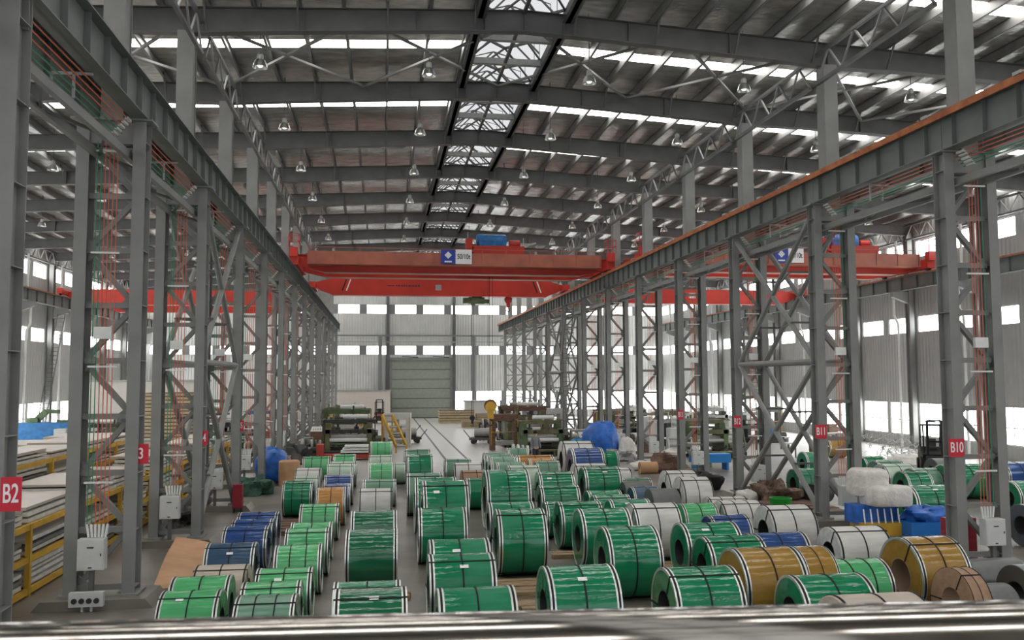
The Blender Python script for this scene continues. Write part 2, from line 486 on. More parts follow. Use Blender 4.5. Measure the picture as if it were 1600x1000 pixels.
# lattice trusses between the column heads
def truss_mesh():
    ch = MB(); ch.bar((0,.2,0),(0,5.8,0),.10,.10); c1 = ch.mesh('bottom_chord'); c1.materials.append(steel_d)
    ch = MB(); ch.bar((0,.2,.85),(0,5.8,.85),.10,.10); c2 = ch.mesh('top_chord'); c2.materials.append(steel_d)
    ds = []
    n_ = 8
    for i in range(n_):
        a, b = .2+5.6*i/n_, .2+5.6*(i+1)/n_
        d = MB(); d.bar((0,a,0 if i % 2 == 0 else .85),(0,b,.85 if i % 2 == 0 else 0),.05,.05)
        me = d.mesh('web_bar'); me.materials.append(steel); ds.append(me)
    return c1, c2, ds
c1, c2, ds = truss_mesh()
for nm_, x in (('left', XL+.42), ('right', XR-.42)):
    for k, y in enumerate(FR[1:-1]):
        t = thing('lattice_truss', 'light steel lattice truss between the tops of the %s columns, %s bay from the camera' % (nm_, ORD[k]), 'truss', (x, y, 13.05), 0, 'eaves lattice trusses')
        link('bottom_chord', c1, t); link('top_chord', c2, t)
        for d in ds: link('web_bar', d, t)
for nm_, x in (('left', XW0+.5), ('right', XW1-.5)):
    for k, y in enumerate(FR[1:-1]):
        t = thing('lattice_truss', 'lattice truss along the %s outer wall eaves, %s bay from the camera' % (nm_, ORD[k]), 'truss', (x, y, 12.55), 0, 'wall lattice trusses')
        link('bottom_chord', c1, t); link('top_chord', c2, t)
        for d in ds: link('web_bar', d, t)
# ------------------------------------------------------------------ lattice columns
ZG0, ZG1 = 9.42, 10.2          # crane runway girder bottom / top
def hsec(q, cx, cy, fx, dy, z0, z1, t=.02):
    """H section: flanges face +-Y, web in the YZ plane"""
    q.box(cx-fx/2, cx+fx/2, cy-dy/2, cy-dy/2+t, z0, z1); q.box(cx-fx/2, cx+fx/2, cy+dy/2-t, cy+dy/2, z0, z1); q.box(cx-.01, cx+.01, cy-dy/2+t, cy+dy/2-t, z0, z1)
ZB = .22; PH = (ZG0-.45-ZB-.1)/8
def make_column():
    ms = {}
    q = MB(); hsec(q, 0, 0, .24, .42, ZB, ZG0-.05)
    for k in range(9):
        z = ZB+.1+PH*k; q.box(-.115, .115, -.19, .19, z-.008, z+.008)
    q.box(-.2, .2, -.3, .3, ZB-.04, ZB); ms['leg'] = q
    q = MB(); q.bar((-LEG+.1,0,0),(LEG-.1,0,0),.09,.11); ms['strut'] = q
    q = MB(); q.bar((-LEG+.06,0,0),(LEG-.06,0,PH),.10,.12,(0,1,0)); ms['diagonal_a'] = q
    q = MB(); q.bar((LEG-.06,0,0),(-LEG+.06,0,PH),.10,.12,(0,1,0)); ms['diagonal_b'] = q
    q = MB(); hsec(q, 0, 0, .42, .46, ZG0-.05, 13.66, .025); q.box(-.03-.18,-.18,-.2,.2,ZG0,13.66); q.box(.15,.18,-.2,.2,ZG0,13.66); ms['upper_post'] = q
    q = MB(); q.box(-LEG-.1, LEG+.1, -.16, -.14, ZG0-.5, ZG0-.04); q.box(-LEG-.1, LEG+.1, .14, .16, ZG0-.5, ZG0-.04); q.box(-LEG-.24, LEG+.24, -.25, .25, ZG0-.04, ZG0); ms['cap_beam'] = q
    q = MB(); q.prism([(-LEG-.55,0),(LEG+.55,0),(LEG+.4,ZB-.04),(-LEG-.4,ZB-.04)], 'y', -.55, .55); ms['plinth'] = q
    q = MB(); q.add([(0,-.012,-.22),(.28,-.012,0),(0,-.012,.22),(0,.012,-.22),(.28,.012,0),(0,.012,.22)],[(0,1,2),(5,4,3),(0,3,4,1),(1,4,5,2),(2,5,3,0)]); ms['gusset'] = q
    out = {}
    for k, q in ms.items():
        me = q.mesh(k); me.materials.append(concrete if k == 'plinth' else steel); out[k] = me
    return out
CM = make_column()
def column(x, y, label, grp, flip=0, mirror=1):
    t = thing('lattice_column', label, 'column', (x, y, 0), 0, grp)
    for s in (-1, 1): link('leg', CM['leg'], t, (s*LEG, 0, 0))
    for k in range(9): link('strut', CM['strut'], t, (0, -.05, ZB+.1+PH*k))
    for k in range(8):
        a = (k+flip) % 2 == 0
        link('diagonal_brace', CM['diagonal_a' if a else 'diagonal_b'], t, (0, .05, ZB+.1+PH*k))
        g = link('gusset', CM['gusset'], t, ((-LEG+.1) if a else (LEG-.1), -.02, ZB+.1+PH*k))
        if not a: g.rotation_euler = (0,0,PI)
    link('upper_post', CM['upper_post'], t); link('cap_beam', CM['cap_beam'], t); link('plinth', CM['plinth'], t)
    return t
def text_mesh(s, size, ext=.004):
    cu = bpy.data.curves.new('lettering', 'FONT'); cu.body = s; cu.size = size; cu.extrude = ext; cu.align_x = 'CENTER'; cu.align_y = 'CENTER'
    cu.offset = size*.012
    o = bpy.data.objects.new('lettering', cu); COL.objects.link(o)
    dg = bpy.context.evaluated_depsgraph_get()
    me = bpy.data.meshes.new_from_object(o.evaluated_get(dg))
    bpy.data.objects.remove(o)
    return me
def sign(txt, x, y, z, w=.36, h=.44, squeeze=.72, label='', mtl=None, tm=None, size=None, rz=0):
    q = MB(); q.box(-w/2, w/2, -.012, .012, -h/2, h/2)
    o = part('number_sign', q, mtl or signred, None, False, (x, y, z)); o.rotation_euler[2] = rz
    tag(o, label, 'sign', 'red column number signs')
    me = text_mesh(txt, size or h*.78); me.materials.clear(); me.materials.append(tm or signwhite)
    l = link('lettering', me, o, (0, -.016, 0)); l.rotation_euler = (PI/2, 0, 0); l.scale = (squeeze, 1, 1)
    return o
WORDS = ORD
for k, y in enumerate(FR[1:]):
    nm = {0: 'grey lattice crane column at the left picture edge carrying the B2 sign', 1: 'grey lattice crane column of the left row with the number 3 sign'}.get(k, 'grey lattice crane column, %s from the camera in the left row' % ORD[k])
    column(XL, y, nm, 'left row of lattice columns', 0)
for k, y in enumerate(FR[2:]):
    nm = {0: 'grey lattice crane column of the right row with the B10 sign', 1: 'grey lattice crane column of the right row with the B11 sign'}.get(k, 'grey lattice crane column, %s from the camera in the right row' % ORD[k])
    column(XR, y, nm, 'right row of lattice columns', 1)
ys = FR[1]
sign('B2', XL+LEG+.235, ys-.235, 2.86, .24, .42, .56, 'red number sign reading B2 on the leftmost column')
sign('B3', XL+LEG+.10, FR[2]-.15, 2.84, .40, .38, .74, 'red number sign showing 3 on the second left column')
sign('B4', XL+LEG+.12, FR[3]-.15, 2.75, .24, .38, .50, 'small faded red sign on the third left column')
sign('B5', XL+LEG+.12, FR[4]-.15, 2.75, .22, .36, .48, 'small faded red sign on the fourth left column')
for i, t_ in enumerate(('B10', 'B11', 'B12', 'B13')):
    sign(t_, XR-LEG-.10, FR[2+i]-.235, 2.70, (.36,.34,.28,.24)[i], .40, (.66,.62,.50,.42)[i], 'red number sign reading %s on the right column row' % t_)

# electrical boxes with conduits in each column
boxm = mat('electrical_box_grey', (.60,.61,.59), .45, var=.03)
q = MB(); q.box(-.29,.29,-.13,.13,0,.70); EB = q.mesh('body'); EB.materials.append(boxm)
q = MB(); q.box(-.275,.275,-.15,-.131,.02,.68); ED = q.mesh('door'); ED.materials.append(boxm)
q = MB(); q.box(-.07,.07,-.158,-.15,.50,.53); q.box(.22,.24,-.165,-.15,.32,.38); q.box(-.04,.04,-.155,-.15,.05,.08); EP = q.mesh('latch'); EP.materials.append(dark)
q = MB(); q.box(-.05,.05,-.05,.05,-.6,0); q.box(-.05,.05,-.05,.05,-.9,-.6); ES = q.mesh('stand'); ES.materials.append(steel_d)
def ebox(x, y, z, label):
    t = thing('electrical_box', label, 'box', (x, y, z), 0, 'electrical boxes on columns'); t.scale = (.82,.82,.82)
    for n_, me in (('body', EB), ('door', ED), ('latch', EP), ('stand', ES)): link(n_, me, t)
def conduits(x, y, ztop, zbot, label, cols):
    t = thing('conduit_bundle', label, 'conduit', (x, y, zbot), 0, 'vertical conduits on columns')
    n = len(cols)
    for i, c in enumerate(cols):
        dx = (i-(n-1)/2)*.075
        q = MB(); q.tube((dx,0,.22),(dx,0,ztop-zbot),.0095,6); part('pipe', q, redwire if c == 'r' else greenwire, t)
        q = MB(); q.tube((dx*.8,0,0),(dx,0,.24),.024,6); part('white_sleeve', q, white, t)
    for z in (1.0, 3.2, 5.4, 7.4):
        if z < ztop-zbot:
            q = MB(); q.box(-.26,.26,-.02,.03,z,z+.035); part('clamp', q, white, t)
    q = MB(); q.box(-.16,.16,-.04,.04,3.75,3.98); part('junction', q, white, t)
for side, X, rows in (('left', XL, FR[2:9]), ('right', XR, FR[2:9])):
    for k, y in enumerate(rows):
        ebox(X+(.06 if side == 'right' else -.08), y-.38, .72 if side == 'left' else .58, 'pale grey electrical box on the %s column of the %s row in view' % (ORD[k], side))
        conduits(X+(.0 if side == 'right' else -.02), y-.33, ZG0-.5, 1.31 if side == 'left' else 1.17, 'red and green vertical conduits on the %s column of the %s row' % (ORD[k], side), 'ggrrrr' if side == 'left' else 'rrrrg')
# small socket panel at the foot of the nearest left column
t = thing('socket_panel', 'low white panel with four round sockets at the foot of the number 3 column', 'panel', (XL-.08, Y0-.62, .10))
q = MB(); q.box(-.30,.30,-.06,.06,0,.26); q.box(-.1,-.06,0,.05,-.1,0); q.box(.06,.1,0,.05,-.1,0); part('body', q, boxm, t)
for i in range(4):
    q = MB(); q.lathe([(0,-.085),(.05,-.085),(.05,-.06)],'y',12,(-.2+i*.13,0,.11)); part('socket', q, dark, t)

# ------------------------------------------------------------------ crane runway girders
q = MB(); q.box(-.11,.11,-.006,.006,ZG0+.02,ZG1-.02); STF = q.mesh('stiffener'); STF.materials.append(steel_g)
def girder(x, ya, yb, label, sp=1.0, railmat=rust, rdx=0, stm=STF, mtl=steel_g, z=0):
    t = thing('runway_girder', label, 'girder', (x, 0, z), 0, 'crane runway girders')
    y = ya
    while y < yb-.5:
        e = min(y+6, yb)
        q = MB(); q.box(-.008,.008,y+.01,e-.01,ZG0+.02,ZG1-.02); q.box(-.19,.19,y+.01,e-.01,ZG1-.02,ZG1); q.box(-.16,.16,y+.01,e-.01,ZG0,ZG0+.02)
        part('girder_segment', q, mtl, t)
        y = e
    y = ya+sp/2
    while y < yb:
        link('stiffener', stm, t, (0, y, 0)); y += sp
    q = MB(); q.box(-.035,.035,ya,yb,ZG1,ZG1+.11); q.box(-.07,.07,ya,yb,ZG1,ZG1+.025); part('crane_rail', q, railmat, t)
    return t
girder(XL+LEG, -.17, YB-1, 'runway girder on the nave side of the left column row')
gL2 = girder(XL-LEG, -.17, YB-1, 'runway girder on the outer side of the left column row', 1.5)
gR = girder(XR-LEG, -.17, YB-1, 'runway girder with orange rail on the nave side of the right column row')
girder(XR+LEG, -.17, YB-1, 'runway girder on the outer side of the right column row', 1.5)
girder(XW0+1.15, 5.83, YB-1, 'runway girder carried on the left outer wall columns', 1.5)
girder(XW1-1.15, 5.83, YB-1, 'runway girder with orange rail on the right outer wall columns', 1.5)
# orange conductor bar along the right girder edge
q = MB(); q.box(XR-LEG-.22, XR-LEG-.17, 0, YB-1, ZG1-.06, ZG1+.10)
o = solid('conductor_bar', q, rust, 'rusty orange bar running along the right runway girder edge', 'rail')
q = MB()
for k in range(30):
    y = 6+3*k; q.box(XR-LEG-.26, XR-LEG-.10, y, y+.22, ZG1+.08, ZG1+.15)
part('joint_clip', q, steel_l, o)
# surge bracing and cable runs under the girders, between the two legs
for side, X in (('left', XL), ('right', XR)):
    t = thing('surge_truss', 'horizontal steel walkway lattice between the %s row girders' % side, 'truss', (X, 0, ZG0-.45), 0, 'girder surge trusses')
    s = -1 if side == 'left' else 1
    for dx in (-.28, .28):
        q = MB(); q.bar((dx*1.0, 0, -.25), (dx*1.0, YB-1, -.25), .10, .16); part('side_channel', q, steel, t)
    y = 2.83; i = 0
    while y < 90:
        q = MB(); q.bar((-.28,y,-.25),(.28,y+1.5,-.25),.05,.05) if i % 2 == 0 else q.bar((.28,y,-.25),(-.28,y+1.5,-.25),.05,.05)
        part('lacing_bar', q, steel_d, t); y += 1.5; i += 1
    t = thing('conductor_rails', 'bundle of red and green conductor rails under the %s runway girder' % side, 'conductor rail', (X+s*-.12, 0, ZG0-.25), 0, 'crane conductor rails')
    for i in range(5):
        q = MB(); q.bar((.06*i*-s, -0.1, -.10+.07*i), (.06*i*-s, YB-2, -.10+.07*i), .014, .022); part('rail', q, redwire if i > 1 else greenwire, t)
    for k in range(15):
        y = 3.0+6*k
        q = MB(); q.bar((-.3,y,.22),(.35,y,.22),.04,.04); q.bar((-.3,y,-.2),(-.3,y,.22),.04,.04); q.bar((.05,y,-.2),(.05,y,.22),.04,.04); part('hanger', q, steel_l, t)
        q = MB()
        for i in range(5): q.box(.06*i*-s-.03,.06*i*-s+.03,y+2.3,y+2.55,-.125+.07*i,-.08+.07*i)
        part('insulator', q, white, t)

# vertical bracing between columns
def xbrace(X, y, label):
    t = thing('column_cross_brace', label, 'brace', (X, y, 0), 0, 'vertical column bracing')
    for sx in (-LEG*.92, LEG*.92):
        for z0, z1 in ((.3, 4.75), (4.75, 9.2)):
            q = MB(); q.tube((sx,.2,z0),(sx,5.8,z1),.085,8); part('brace_tube', q, steel, t, True)
            q = MB(); q.tube((sx,5.8,z0),(sx,.2,z1),.085,8); part('brace_tube', q, steel, t, True)
        q = MB(); q.tube((sx,.2,4.75),(sx,5.8,4.75),.085,8); part('cross_tube', q, steel, t, True)
    for z in (1.6, 3.2, 6.0, 7.6):
        q = MB(); q.bar((-LEG,1.6,z),(LEG,1.6,z),.06,.06); q.bar((-LEG,4.4,z),(LEG,4.4,z),.06,.06); q.bar((-LEG,1.6,z),(LEG,4.4,z),.05,.05); part('tie_bar', q, steel_d, t)
xbrace(XL, FR[3], 'crossed steel tubes bracing the third and fourth left columns')
xbrace(XR, FR[3], 'crossed steel tubes bracing the B11 column to the next right column')
xbrace(XL, FR[10], 'crossed steel tubes bracing the far left columns')
xbrace(XR, FR[9], 'crossed steel tubes bracing the far right columns')
# ladders up to the right crane runway
def ladder(x, y, z0, z1, lean, label):
    t = thing('ladder', label, 'ladder', (x, y, z0))
    for s in (-.25, .25):
        q = MB(); q.bar((s,0,0),(s,lean,z1-z0),.05,.07); part('stile', q, steel_d, t)
    n = int((z1-z0)/.3)
    for i in range(1, n):
        q = MB(); q.bar((-.25,lean*i/n,(z1-z0)*i/n),(.25,lean*i/n,(z1-z0)*i/n),.12,.035); part('rung', q, steel_d, t)
ladder(XR-.95, 55.5, 0, 5.0, 2.4, 'dark steel ladder rising from the floor among the far right columns')
ladder(XR-.95, 57.9, 5.0, 9.2, -2.0, 'upper dark steel ladder reaching the right crane runway')
ladder(XW0+1.0, 62.0, 0, 9.0, 3.6, 'sloping steel ladder on the left outer wall')
ladder(XW1-1.4, 66.0, 0, 9.0, 3.6, 'sloping steel ladder on the right outer wall')

# wall columns, brackets, downpipes
q = MB(); hsec(q, 0, 0, .30, .45, 0, 13.0); WC = q.mesh('shaft'); WC.materials.append(steel)
for side, X, s in (('left', XW0+.25, 1), ('right', XW1-.25, -1)):
    q = MB(); q.prism([(0,ZG0-.75),(s*1.15,ZG0-.3),(s*1.15,ZG0),(0,ZG0)], 'y', -.15, .15); BR = q.mesh('bracket'); BR.materials.append(steel)
    q = MB(); q.bar((0,0,4.6),(s*.9,0,8.6),.08,.08); DB = q.mesh('knee'); DB.materials.append(steel)
    for k, y in enumerate(FR[1:]):
        t = thing('wall_column', 'steel wall column with crane bracket, %s along the %s outer wall' % (ORD[k], side), 'column', (X, y, 0), 0, 'outer wall columns')
        link('shaft', WC, t); link('bracket', BR, t)
        if k >= 3:
            q = MB(); xx = s*.45
            q.path([(xx,.5,12.6),(xx,.5,9.6),(xx+s*.25,.5,9.1),(xx+s*.25,.5,8.0),(xx,.5,7.5),(xx,.5,.0)], .075, 8)
            solid('downpipe', q, white, 'white rainwater downpipe beside the %s wall column on the %s' % (ORD[k], side), 'pipe', 'white downpipes', True, (X, y, 0))
# ------------------------------------------------------------------ bridge cranes
bluesign = mat('sign_blue', (.03,.06,.36), .5)
def tapered(q, xa, xb, y0, y1, zt, zb, ze, tl):
    q.prism([(xa,ze),(xa+tl,zb),(xb-tl,zb),(xb,ze),(xb,zt),(xa,zt)], 'y', y0, y1)
def double_crane(xa, xb, Y, label, tx, signx, z=10.31, green=False):
    t = thing('bridge_crane', label, 'crane', ((xa+xb)/2, Y, z), 0, 'double girder bridge cranes')
    c = (xa+xb)/2; a, b = xa-c, xb-c
    for dy in (0, 2.3):
        q = MB(); tapered(q, a, b, dy-.28, dy+.28, .80, -.13, .22, 1.5); part('main_girder', q, redp, t)
        q = MB(); q.box(a+1.5, b-1.5, dy-.36, dy+.36, -.16, -.13); q.box(a, b, dy-.36, dy+.36, .80, .83); part('flange', q, orgp, t)
        q = MB(); q.box(a+.5, b-.5, dy-.04, dy+.04, .83, .92); part('trolley_rail', q, dark, t)
    # service walkway along the front girder
    q = MB(); q.box(a+.7, b-.5, -1.05, -.28, .20, .24); part('walkway_deck', q, orgp, t)
    q = MB(); q.box(a+.7, b-.5, -1.07, -1.05, .22, .92); sk = part('walkway_skirt', q, orgp, t)
    n = 12
    for i in range(n+1):
        x = a+.8+(b-a-1.4)*i/n; q = MB(); q.bar((x,-1.09,.24),(x,-1.09,1.12),.035,.035); part('handrail_post', q, orgp, t)
    q = MB(); q.bar((a+.7,-1.09,1.12),(b-.5,-1.09,1.12),.03,.03); q.bar((a+.7,-1.09,.22),(b-.5,-1.09,.22),.06,.05); part('handrail', q, orgp, t)
    # end carriages with wheels and buffers
    for e, x in ((0, a), (1, b)):
        q = MB(); q.box(x-.22, x+.22, -1.3, 3.6, .12, .62); ec = part('end_carriage', q, redp, t)
        for y in (-1.0, 3.3):
            q = MB(); q.lathe([(0,-.08),(.24,-.08),(.24,.08),(0,.08)],'x',16,(x,y,.24)); part('wheel', q, dark, ec)
        q = MB(); q.box(x-.2, x+.2, -1.45, -1.05, .55, 1.05); part('buffer_box', q, redp, ec)
        q = MB()
        for dx in (-.25,.25):
            for dy in (-1.5,-.8): q.bar((x+dx,dy,1.0),(x+dx,dy,1.75),.03,.03)
        for z_ in (1.4, 1.75):
            q.bar((x-.25,-1.5,z_),(x+.25,-1.5,z_),.03,.03); q.bar((x-.25,-.8,z_),(x+.25,-.8,z_),.03,.03); q.bar((x-.25,-1.5,z_),(x-.25,-.8,z_),.03,.03); q.bar((x+.25,-1.5,z_),(x+.25,-.8,z_),.03,.03)
        part('end_cage', q, redp, ec)
    # trolley
    T = tx-c
    q = MB(); q.box(T-1.45, T+1.45, -.3, 2.6, .95, 1.48); q.box(T-1.6, T-1.45, -.3, 2.6, 1.1, 1.2); tr = part('trolley_frame', q, redp, t)
    q = MB(); q.lathe([(0,-.85),(.36,-.85),(.40,-.75),(.40,.75),(.36,.85),(0,.85)],'x',14,(T-.35,.5,1.86)); q.box(T-1.1,T+.45,.1,1.0,1.48,1.75); part('hoist_drum_cover', q, bluep, tr, True)
    q = MB(); q.lathe([(0,-.3),(.22,-.3),(.22,.3),(0,.3)],'x',12,(T+1.0,.5,1.72)); q.box(T+.8,T+1.2,.3,.7,1.48,1.6); q.box(T-1.85,T-1.5,-.2,.5,.9,1.9); part('motor', q, redp, tr, True)
    q = MB(); q.bar((T+1.3,0,1.5),(T+2.2,.2,1.75),.12,.1); q.bar((T-1.75,0,1.5),(T-1.75,0,2.3),.04,.04); q.bar((T+1.45,0,1.5),(T+1.45,0,2.0),.04,.04); part('limit_arm', q, steel_l, tr)
    # sign boards
    sx = signx-c
    q = MB(); q.box(sx-.40, sx+.40, -1.16, -1.12, .30, 1.08); sb = part('blue_board', q, bluesign, t)
    q = MB()
    for k in range(4):
        an = PI/2*k; ca, sa = math.cos(an), math.sin(an)
        def rp(u, w): return (sx+u*ca-w*sa, -1.17, .78+u*sa+w*ca)
        q.add([rp(.05,.0), rp(.20,0), rp(0,.20), rp(0,.05)], [(0,1,2,3)])
    q.add([(sx-.05,-1.175,.78),(sx,-1.175,.73),(sx+.05,-1.175,.78),(sx,-1.175,.83)], [(0,1,2,3)])
    q.box(sx-.2,sx+.2,-1.175,-1.165,.38,.46)
    part('diamond_emblem', q, signwhite, sb)
    q = MB()
    for k in range(4):
        an = PI/4+PI/2*k; u = .09
        q.bar((sx+.13*math.cos(an-PI/4)*1.0, -1.18, .78+.13*math.sin(an-PI/4)), (sx+.05*math.cos(an-PI/4), -1.18, .78+.05*math.sin(an-PI/4)), .01, .018)
    part('emblem_gap', q, bluesign, sb)
    sx2 = sx+.86
    q = MB(); q.box(sx2-.45, sx2+.45, -1.16, -1.12, .30, 1.10); wb_ = part('white_board', q, signwhite, t)
    me = text_mesh('50/10t', .40); me.materials.clear(); me.materials.append(black)
    l = link('lettering', me, wb_, (sx2, -1.165, .70)); l.rotation_euler = (PI/2,0,0); l.scale = (.70,1,1)
    return t
def single_crane(xa, xb, Y, label, zt, zb, stripes=True, letter=True, z=10.31):
    t = thing('bridge_crane', label, 'crane', ((xa+xb)/2, Y, z), 0, 'single girder bridge cranes')
    c = (xa+xb)/2; a, b = xa-c, xb-c; zt -= z; zb -= z; md = (zt+zb)/2
    q = MB(); q.prism([(a,md+.1),(a+.5,zb+.3),(a+1.3,zb),(b-1.3,zb),(b-.5,zb+.3),(b,md+.1),(b,zt-.3),(b-1.2,zt),(a+1.2,zt),(a,zt-.3)], 'y', -.3, .3); part('box_girder', q, redp, t)
    q = MB(); q.box(a+1.3,b-1.3,-.36,.36,zb-.05,zb); q.box(a+1.2,b-1.2,-.33,-.30,zb,zb+.25); part('bottom_flange', q, redp, t)
    for x in (a+.05, b-.05):
        q = MB(); q.box(x-.18,x+.18,-1.5,1.5,0.1,.5); ec = part('end_carriage', q, redp, t)
        for y in (-1.2, 1.2):
            q = MB(); q.lathe([(0,-.07),(.2,-.07),(.2,.07),(0,.07)],'x',14,(x,y,.2)); part('wheel', q, dark, ec)
    if stripes:
        for x, sgn in ((a+2.2, 1), (b-2.2, -1)):
            for k in range(2):
                q = MB(); xx = x+k*.28; q.prism([(xx-.35*sgn, zb+.02),(xx-.27*sgn, zb+.02),(xx+.1*sgn, zt-.03),(xx+.02*sgn, zt-.03)], 'y', -.306, -.30); part('stripe', q, signwhite if k == 1 else black, t)
    if letter:
        q = MB()
        rnd = random.Random(3)
        q.box(a+5.0,a+5.5,-.305,-.30,md+.06,md+.13); x = a+5.6
        for k in range(9):
            w_ = .10+.08*rnd.random(); q.box(x,x+w_,-.305,-.30,md+.05,md+.14+.03*rnd.random()); x += w_+.05
        part('dark_lettering', q, dark, t)
        q = MB(); q.box(-.4,.0,-.31,-.30,md-.2,md+.2); part('small_plate', q, steel_l, t)
    return t
def hoist(x, y, ztop, z, label, hook_only=False):
    t = thing('electric_hoist', label, 'hoist', (x, y, z))
    q = MB(); q.box(-.85,.3,-.22,.22,-.15,.22); q.lathe([(0,-.55),(.24,-.55),(.24,.55),(0,.55)],'x',14,(.1,0,.05)); q.box(-.2,.5,-.1,.1,.2,ztop-z); part('body', q, olive2 if not hook_only else dark, t, True)
    q = MB(); q.lathe([(0,-.2),(.15,-.2),(.15,.2),(0,.2)],'x',12,(.8,0,.0)); q.box(-.25,.0,-.1,.1,-.32,-.15); part('motor', q, olive2, t, True)
def hookblock(x, y, z, ztop, scale, label, mtl):
    t = thing('crane_hook', label, 'hook', (x, y, z), 0, 'crane hooks')
    s = scale
    for dx in (-.13*s, .13*s, -.05*s):
        q = MB(); q.tube((dx,0,1.15*s),(dx,0,ztop-z),.012,5); part('rope', q, black, t)
    q = MB(); q.lathe([(0,-.10),(.36,-.10),(.36,.10),(0,.10)],'y',20,(0,0,1.0)); q.v = [(p[0]*s,p[1]*s,p[2]*s) for p in q.v]; part('sheave_guard', q, wood_r if mtl is yell else mtl, t, True)
    q = MB(); q.lathe([(0,-.13),(.31,-.13),(.31,.13),(0,.13)],'y',20,(0,0,.92)); q.box(-.17,.17,-.12,.12,.25,.75); q.v = [(p[0]*s,p[1]*s,p[2]*s) for p in q.v]; part('block', q, mtl, t, True)
    pts = [(0,0,.25)]+[(.16*math.sin(a_)*1.0,0,.02-.16*math.cos(a_)) for a_ in [PI*.95, PI*.75, PI*.5, PI*.25, 0, -PI*.3, -PI*.55]]
    q = MB(); q.path([(p[0]*s,0,p[2]*s) for p in pts], .045*s, 8); part('hook', q, dark, t, True)
CA, CB = XL+LEG, XR-LEG
double_crane(CA, CB, 48.3, 'red double girder bridge crane with white 50/10t sign spanning the nave', 6.45, 3.5)
single_crane(CA, CB, 60.0, 'bright red single girder bridge crane behind the double one in the nave', 11.16, 10.08)
RA, RB = XR+LEG, XW1-1.15
double_crane(RA, RB, 45.6, 'orange double girder bridge crane in the right hand bay', 26.6, 21.7)
single_crane(RA, RB, 60.5, 'red single girder bridge crane in the right hand bay', 10.75, 9.75, False, False)
q = MB(); q.box(22.1,22.6,60.14,60.2,10.1,10.5); solid('warning_plate', q, signwhite, 'small white plate on the red girder in the right bay', 'sign')
LA, LB = XW0+1.15, XL-LEG
single_crane(LA, LB, 66.0, 'red single girder bridge crane in the left hand bay', 10.85, 9.80, False, False)
single_crane(LA, LB, 74.0, 'farther red single girder bridge crane in the left hand bay', 10.75, 9.85, False, False)
hoist(6.35, 60.0, 10.03, 9.72, 'green electric hoist hanging under the far nave crane')
hookblock(6.05, 48.9, 1.75, 11.3, 1.0, 'large yellow hook block hanging on ropes from the nave crane', yell)
hookblock(8.7, 60.0, 9.1, 10.1, .75, 'small red hook hanging below the far nave crane', redp)
hookblock(6.15, 60.0, 1.05, 9.6, .5, 'small black hook hanging low over the pallets', dark)

# ------------------------------------------------------------------ high-bay lamps
alu = mat('spun_aluminium', (.62,.62,.60), .28, .9)
glow = emis('lamp_glass', (1,.98,.92), 1.6)
def lamp_proto():
    t = thing('high_bay_lamp', 'lamp', 'lamp', (0,0,0), 0, 'high bay lamps')
    q = MB(); q.lathe([(.07,.16),(.13,.145),(.17,.07),(.19,-.01),(.21,-.06),(.20,-.06),(.175,.0),(.15,.07),(.09,.13)], 'z', 20); part('reflector', q, alu, t, True)
    q = MB(); q.lathe([(0,.16),(.085,.16),(.085,.30),(.05,.34),(0,.34)], 'z', 14); q.box(-.09,.09,-.015,.015,.14,.17); part('ballast_housing', q, steel_l, t, True)
    q = MB(); q.lathe([(0,.09),(.06,.07),(.085,0),(.06,-.04),(0,-.05)], 'z', 12); part('bulb', q, glow, t, True)
    q = MB(); q.tube((0,0,.34),(0,0,1.32),.012,6); part('suspension_rod', q, steel_d, t)
    return t
lp = lamp_proto(); first = True; ROD = {}
LX = [('left bay, far from the columns', -17.9), ('left bay, middle', -13.1), ('left bay, next to the columns', -8.3), ('nave, first row from the left', -3.45), ('nave, second row from the left', 1.24), ('nave, third row from the left', 5.95), ('nave, fourth row from the left', 10.75), ('right bay, next to the columns', 16.25), ('right bay, middle', 20.9), ('right bay, far from the columns', 25.6)]
for nm, x in LX:
    for k, y in enumerate(FR[3:]):
        lab = 'aluminium high bay lamp in the %s, %s from the camera' % (nm, ORD[k])
        z = min(13.0, zr(x)-1.6)
        y2 = y+.38
        nl = None
        if first: lp.location = (x, y2, z); lp['label'] = lab; first = False; nl = lp
        else: nl = dup(lp, (x, y2, z), None, lab)
        for ch in nl.children:
            if ch.name.startswith('suspension_rod'):
                if x not in ROD:
                    q = MB(); q.tube((0,0,.34),(0,0,zr(x)-z-.0),.012,6); ROD[x] = q.mesh('suspension_rod'); ROD[x].materials.append(steel_d)
                ch.data = ROD[x]
# ------------------------------------------------------------------ steel coils
def film(name, col, rough=.09, bump=.13, spec=.5, coat=.0):
    return mat(name, col, rough, 0, var=.10, vscale=1.6, bump=bump, bscale=2.6, stretch=(1.1,5,5), coat=coat, spec=spec)
FILM = {
 'G': ('green', film('green_coil_film', (.012,.205,.092))), 'D': ('dark green', film('dark_green_coil_film', (.016,.135,.066))),
 'L': ('light green', film('light_green_coil_film', (.09,.41,.165))), 'P': ('dull grey-green', film('pale_dusty_green_film', (.13,.27,.18), .2)),
 'V': ('pale mint', film('mint_white_film', (.42,.53,.42), .4)), 'B': ('blue', film('blue_coil_film', (.028,.075,.235), .12)),
 'N': ('navy', film('navy_coil_film', (.028,.075,.14), .18)), 'W': ('white paper', film('white_coil_wrap', (.60,.59,.56), .45, .15, .4, 0)),
 'T': ('beige', film('beige_coil_wrap', (.50,.43,.36), .45, .15, .4, 0)), 'O': ('orange', film('orange_coil_film', (.44,.19,.03), .18)),
 'Y': ('golden', film('golden_coil_film', (.33,.19,.04), .14)), 'S': ('bare silver-grey', mat('bare_steel_coil', (.14,.145,.14), .34, .6, var=.15, vscale=2)),
 'K': ('brown', film('brown_kraft_wrap', (.34,.205,.13), .5, .2, .3, 0)) }
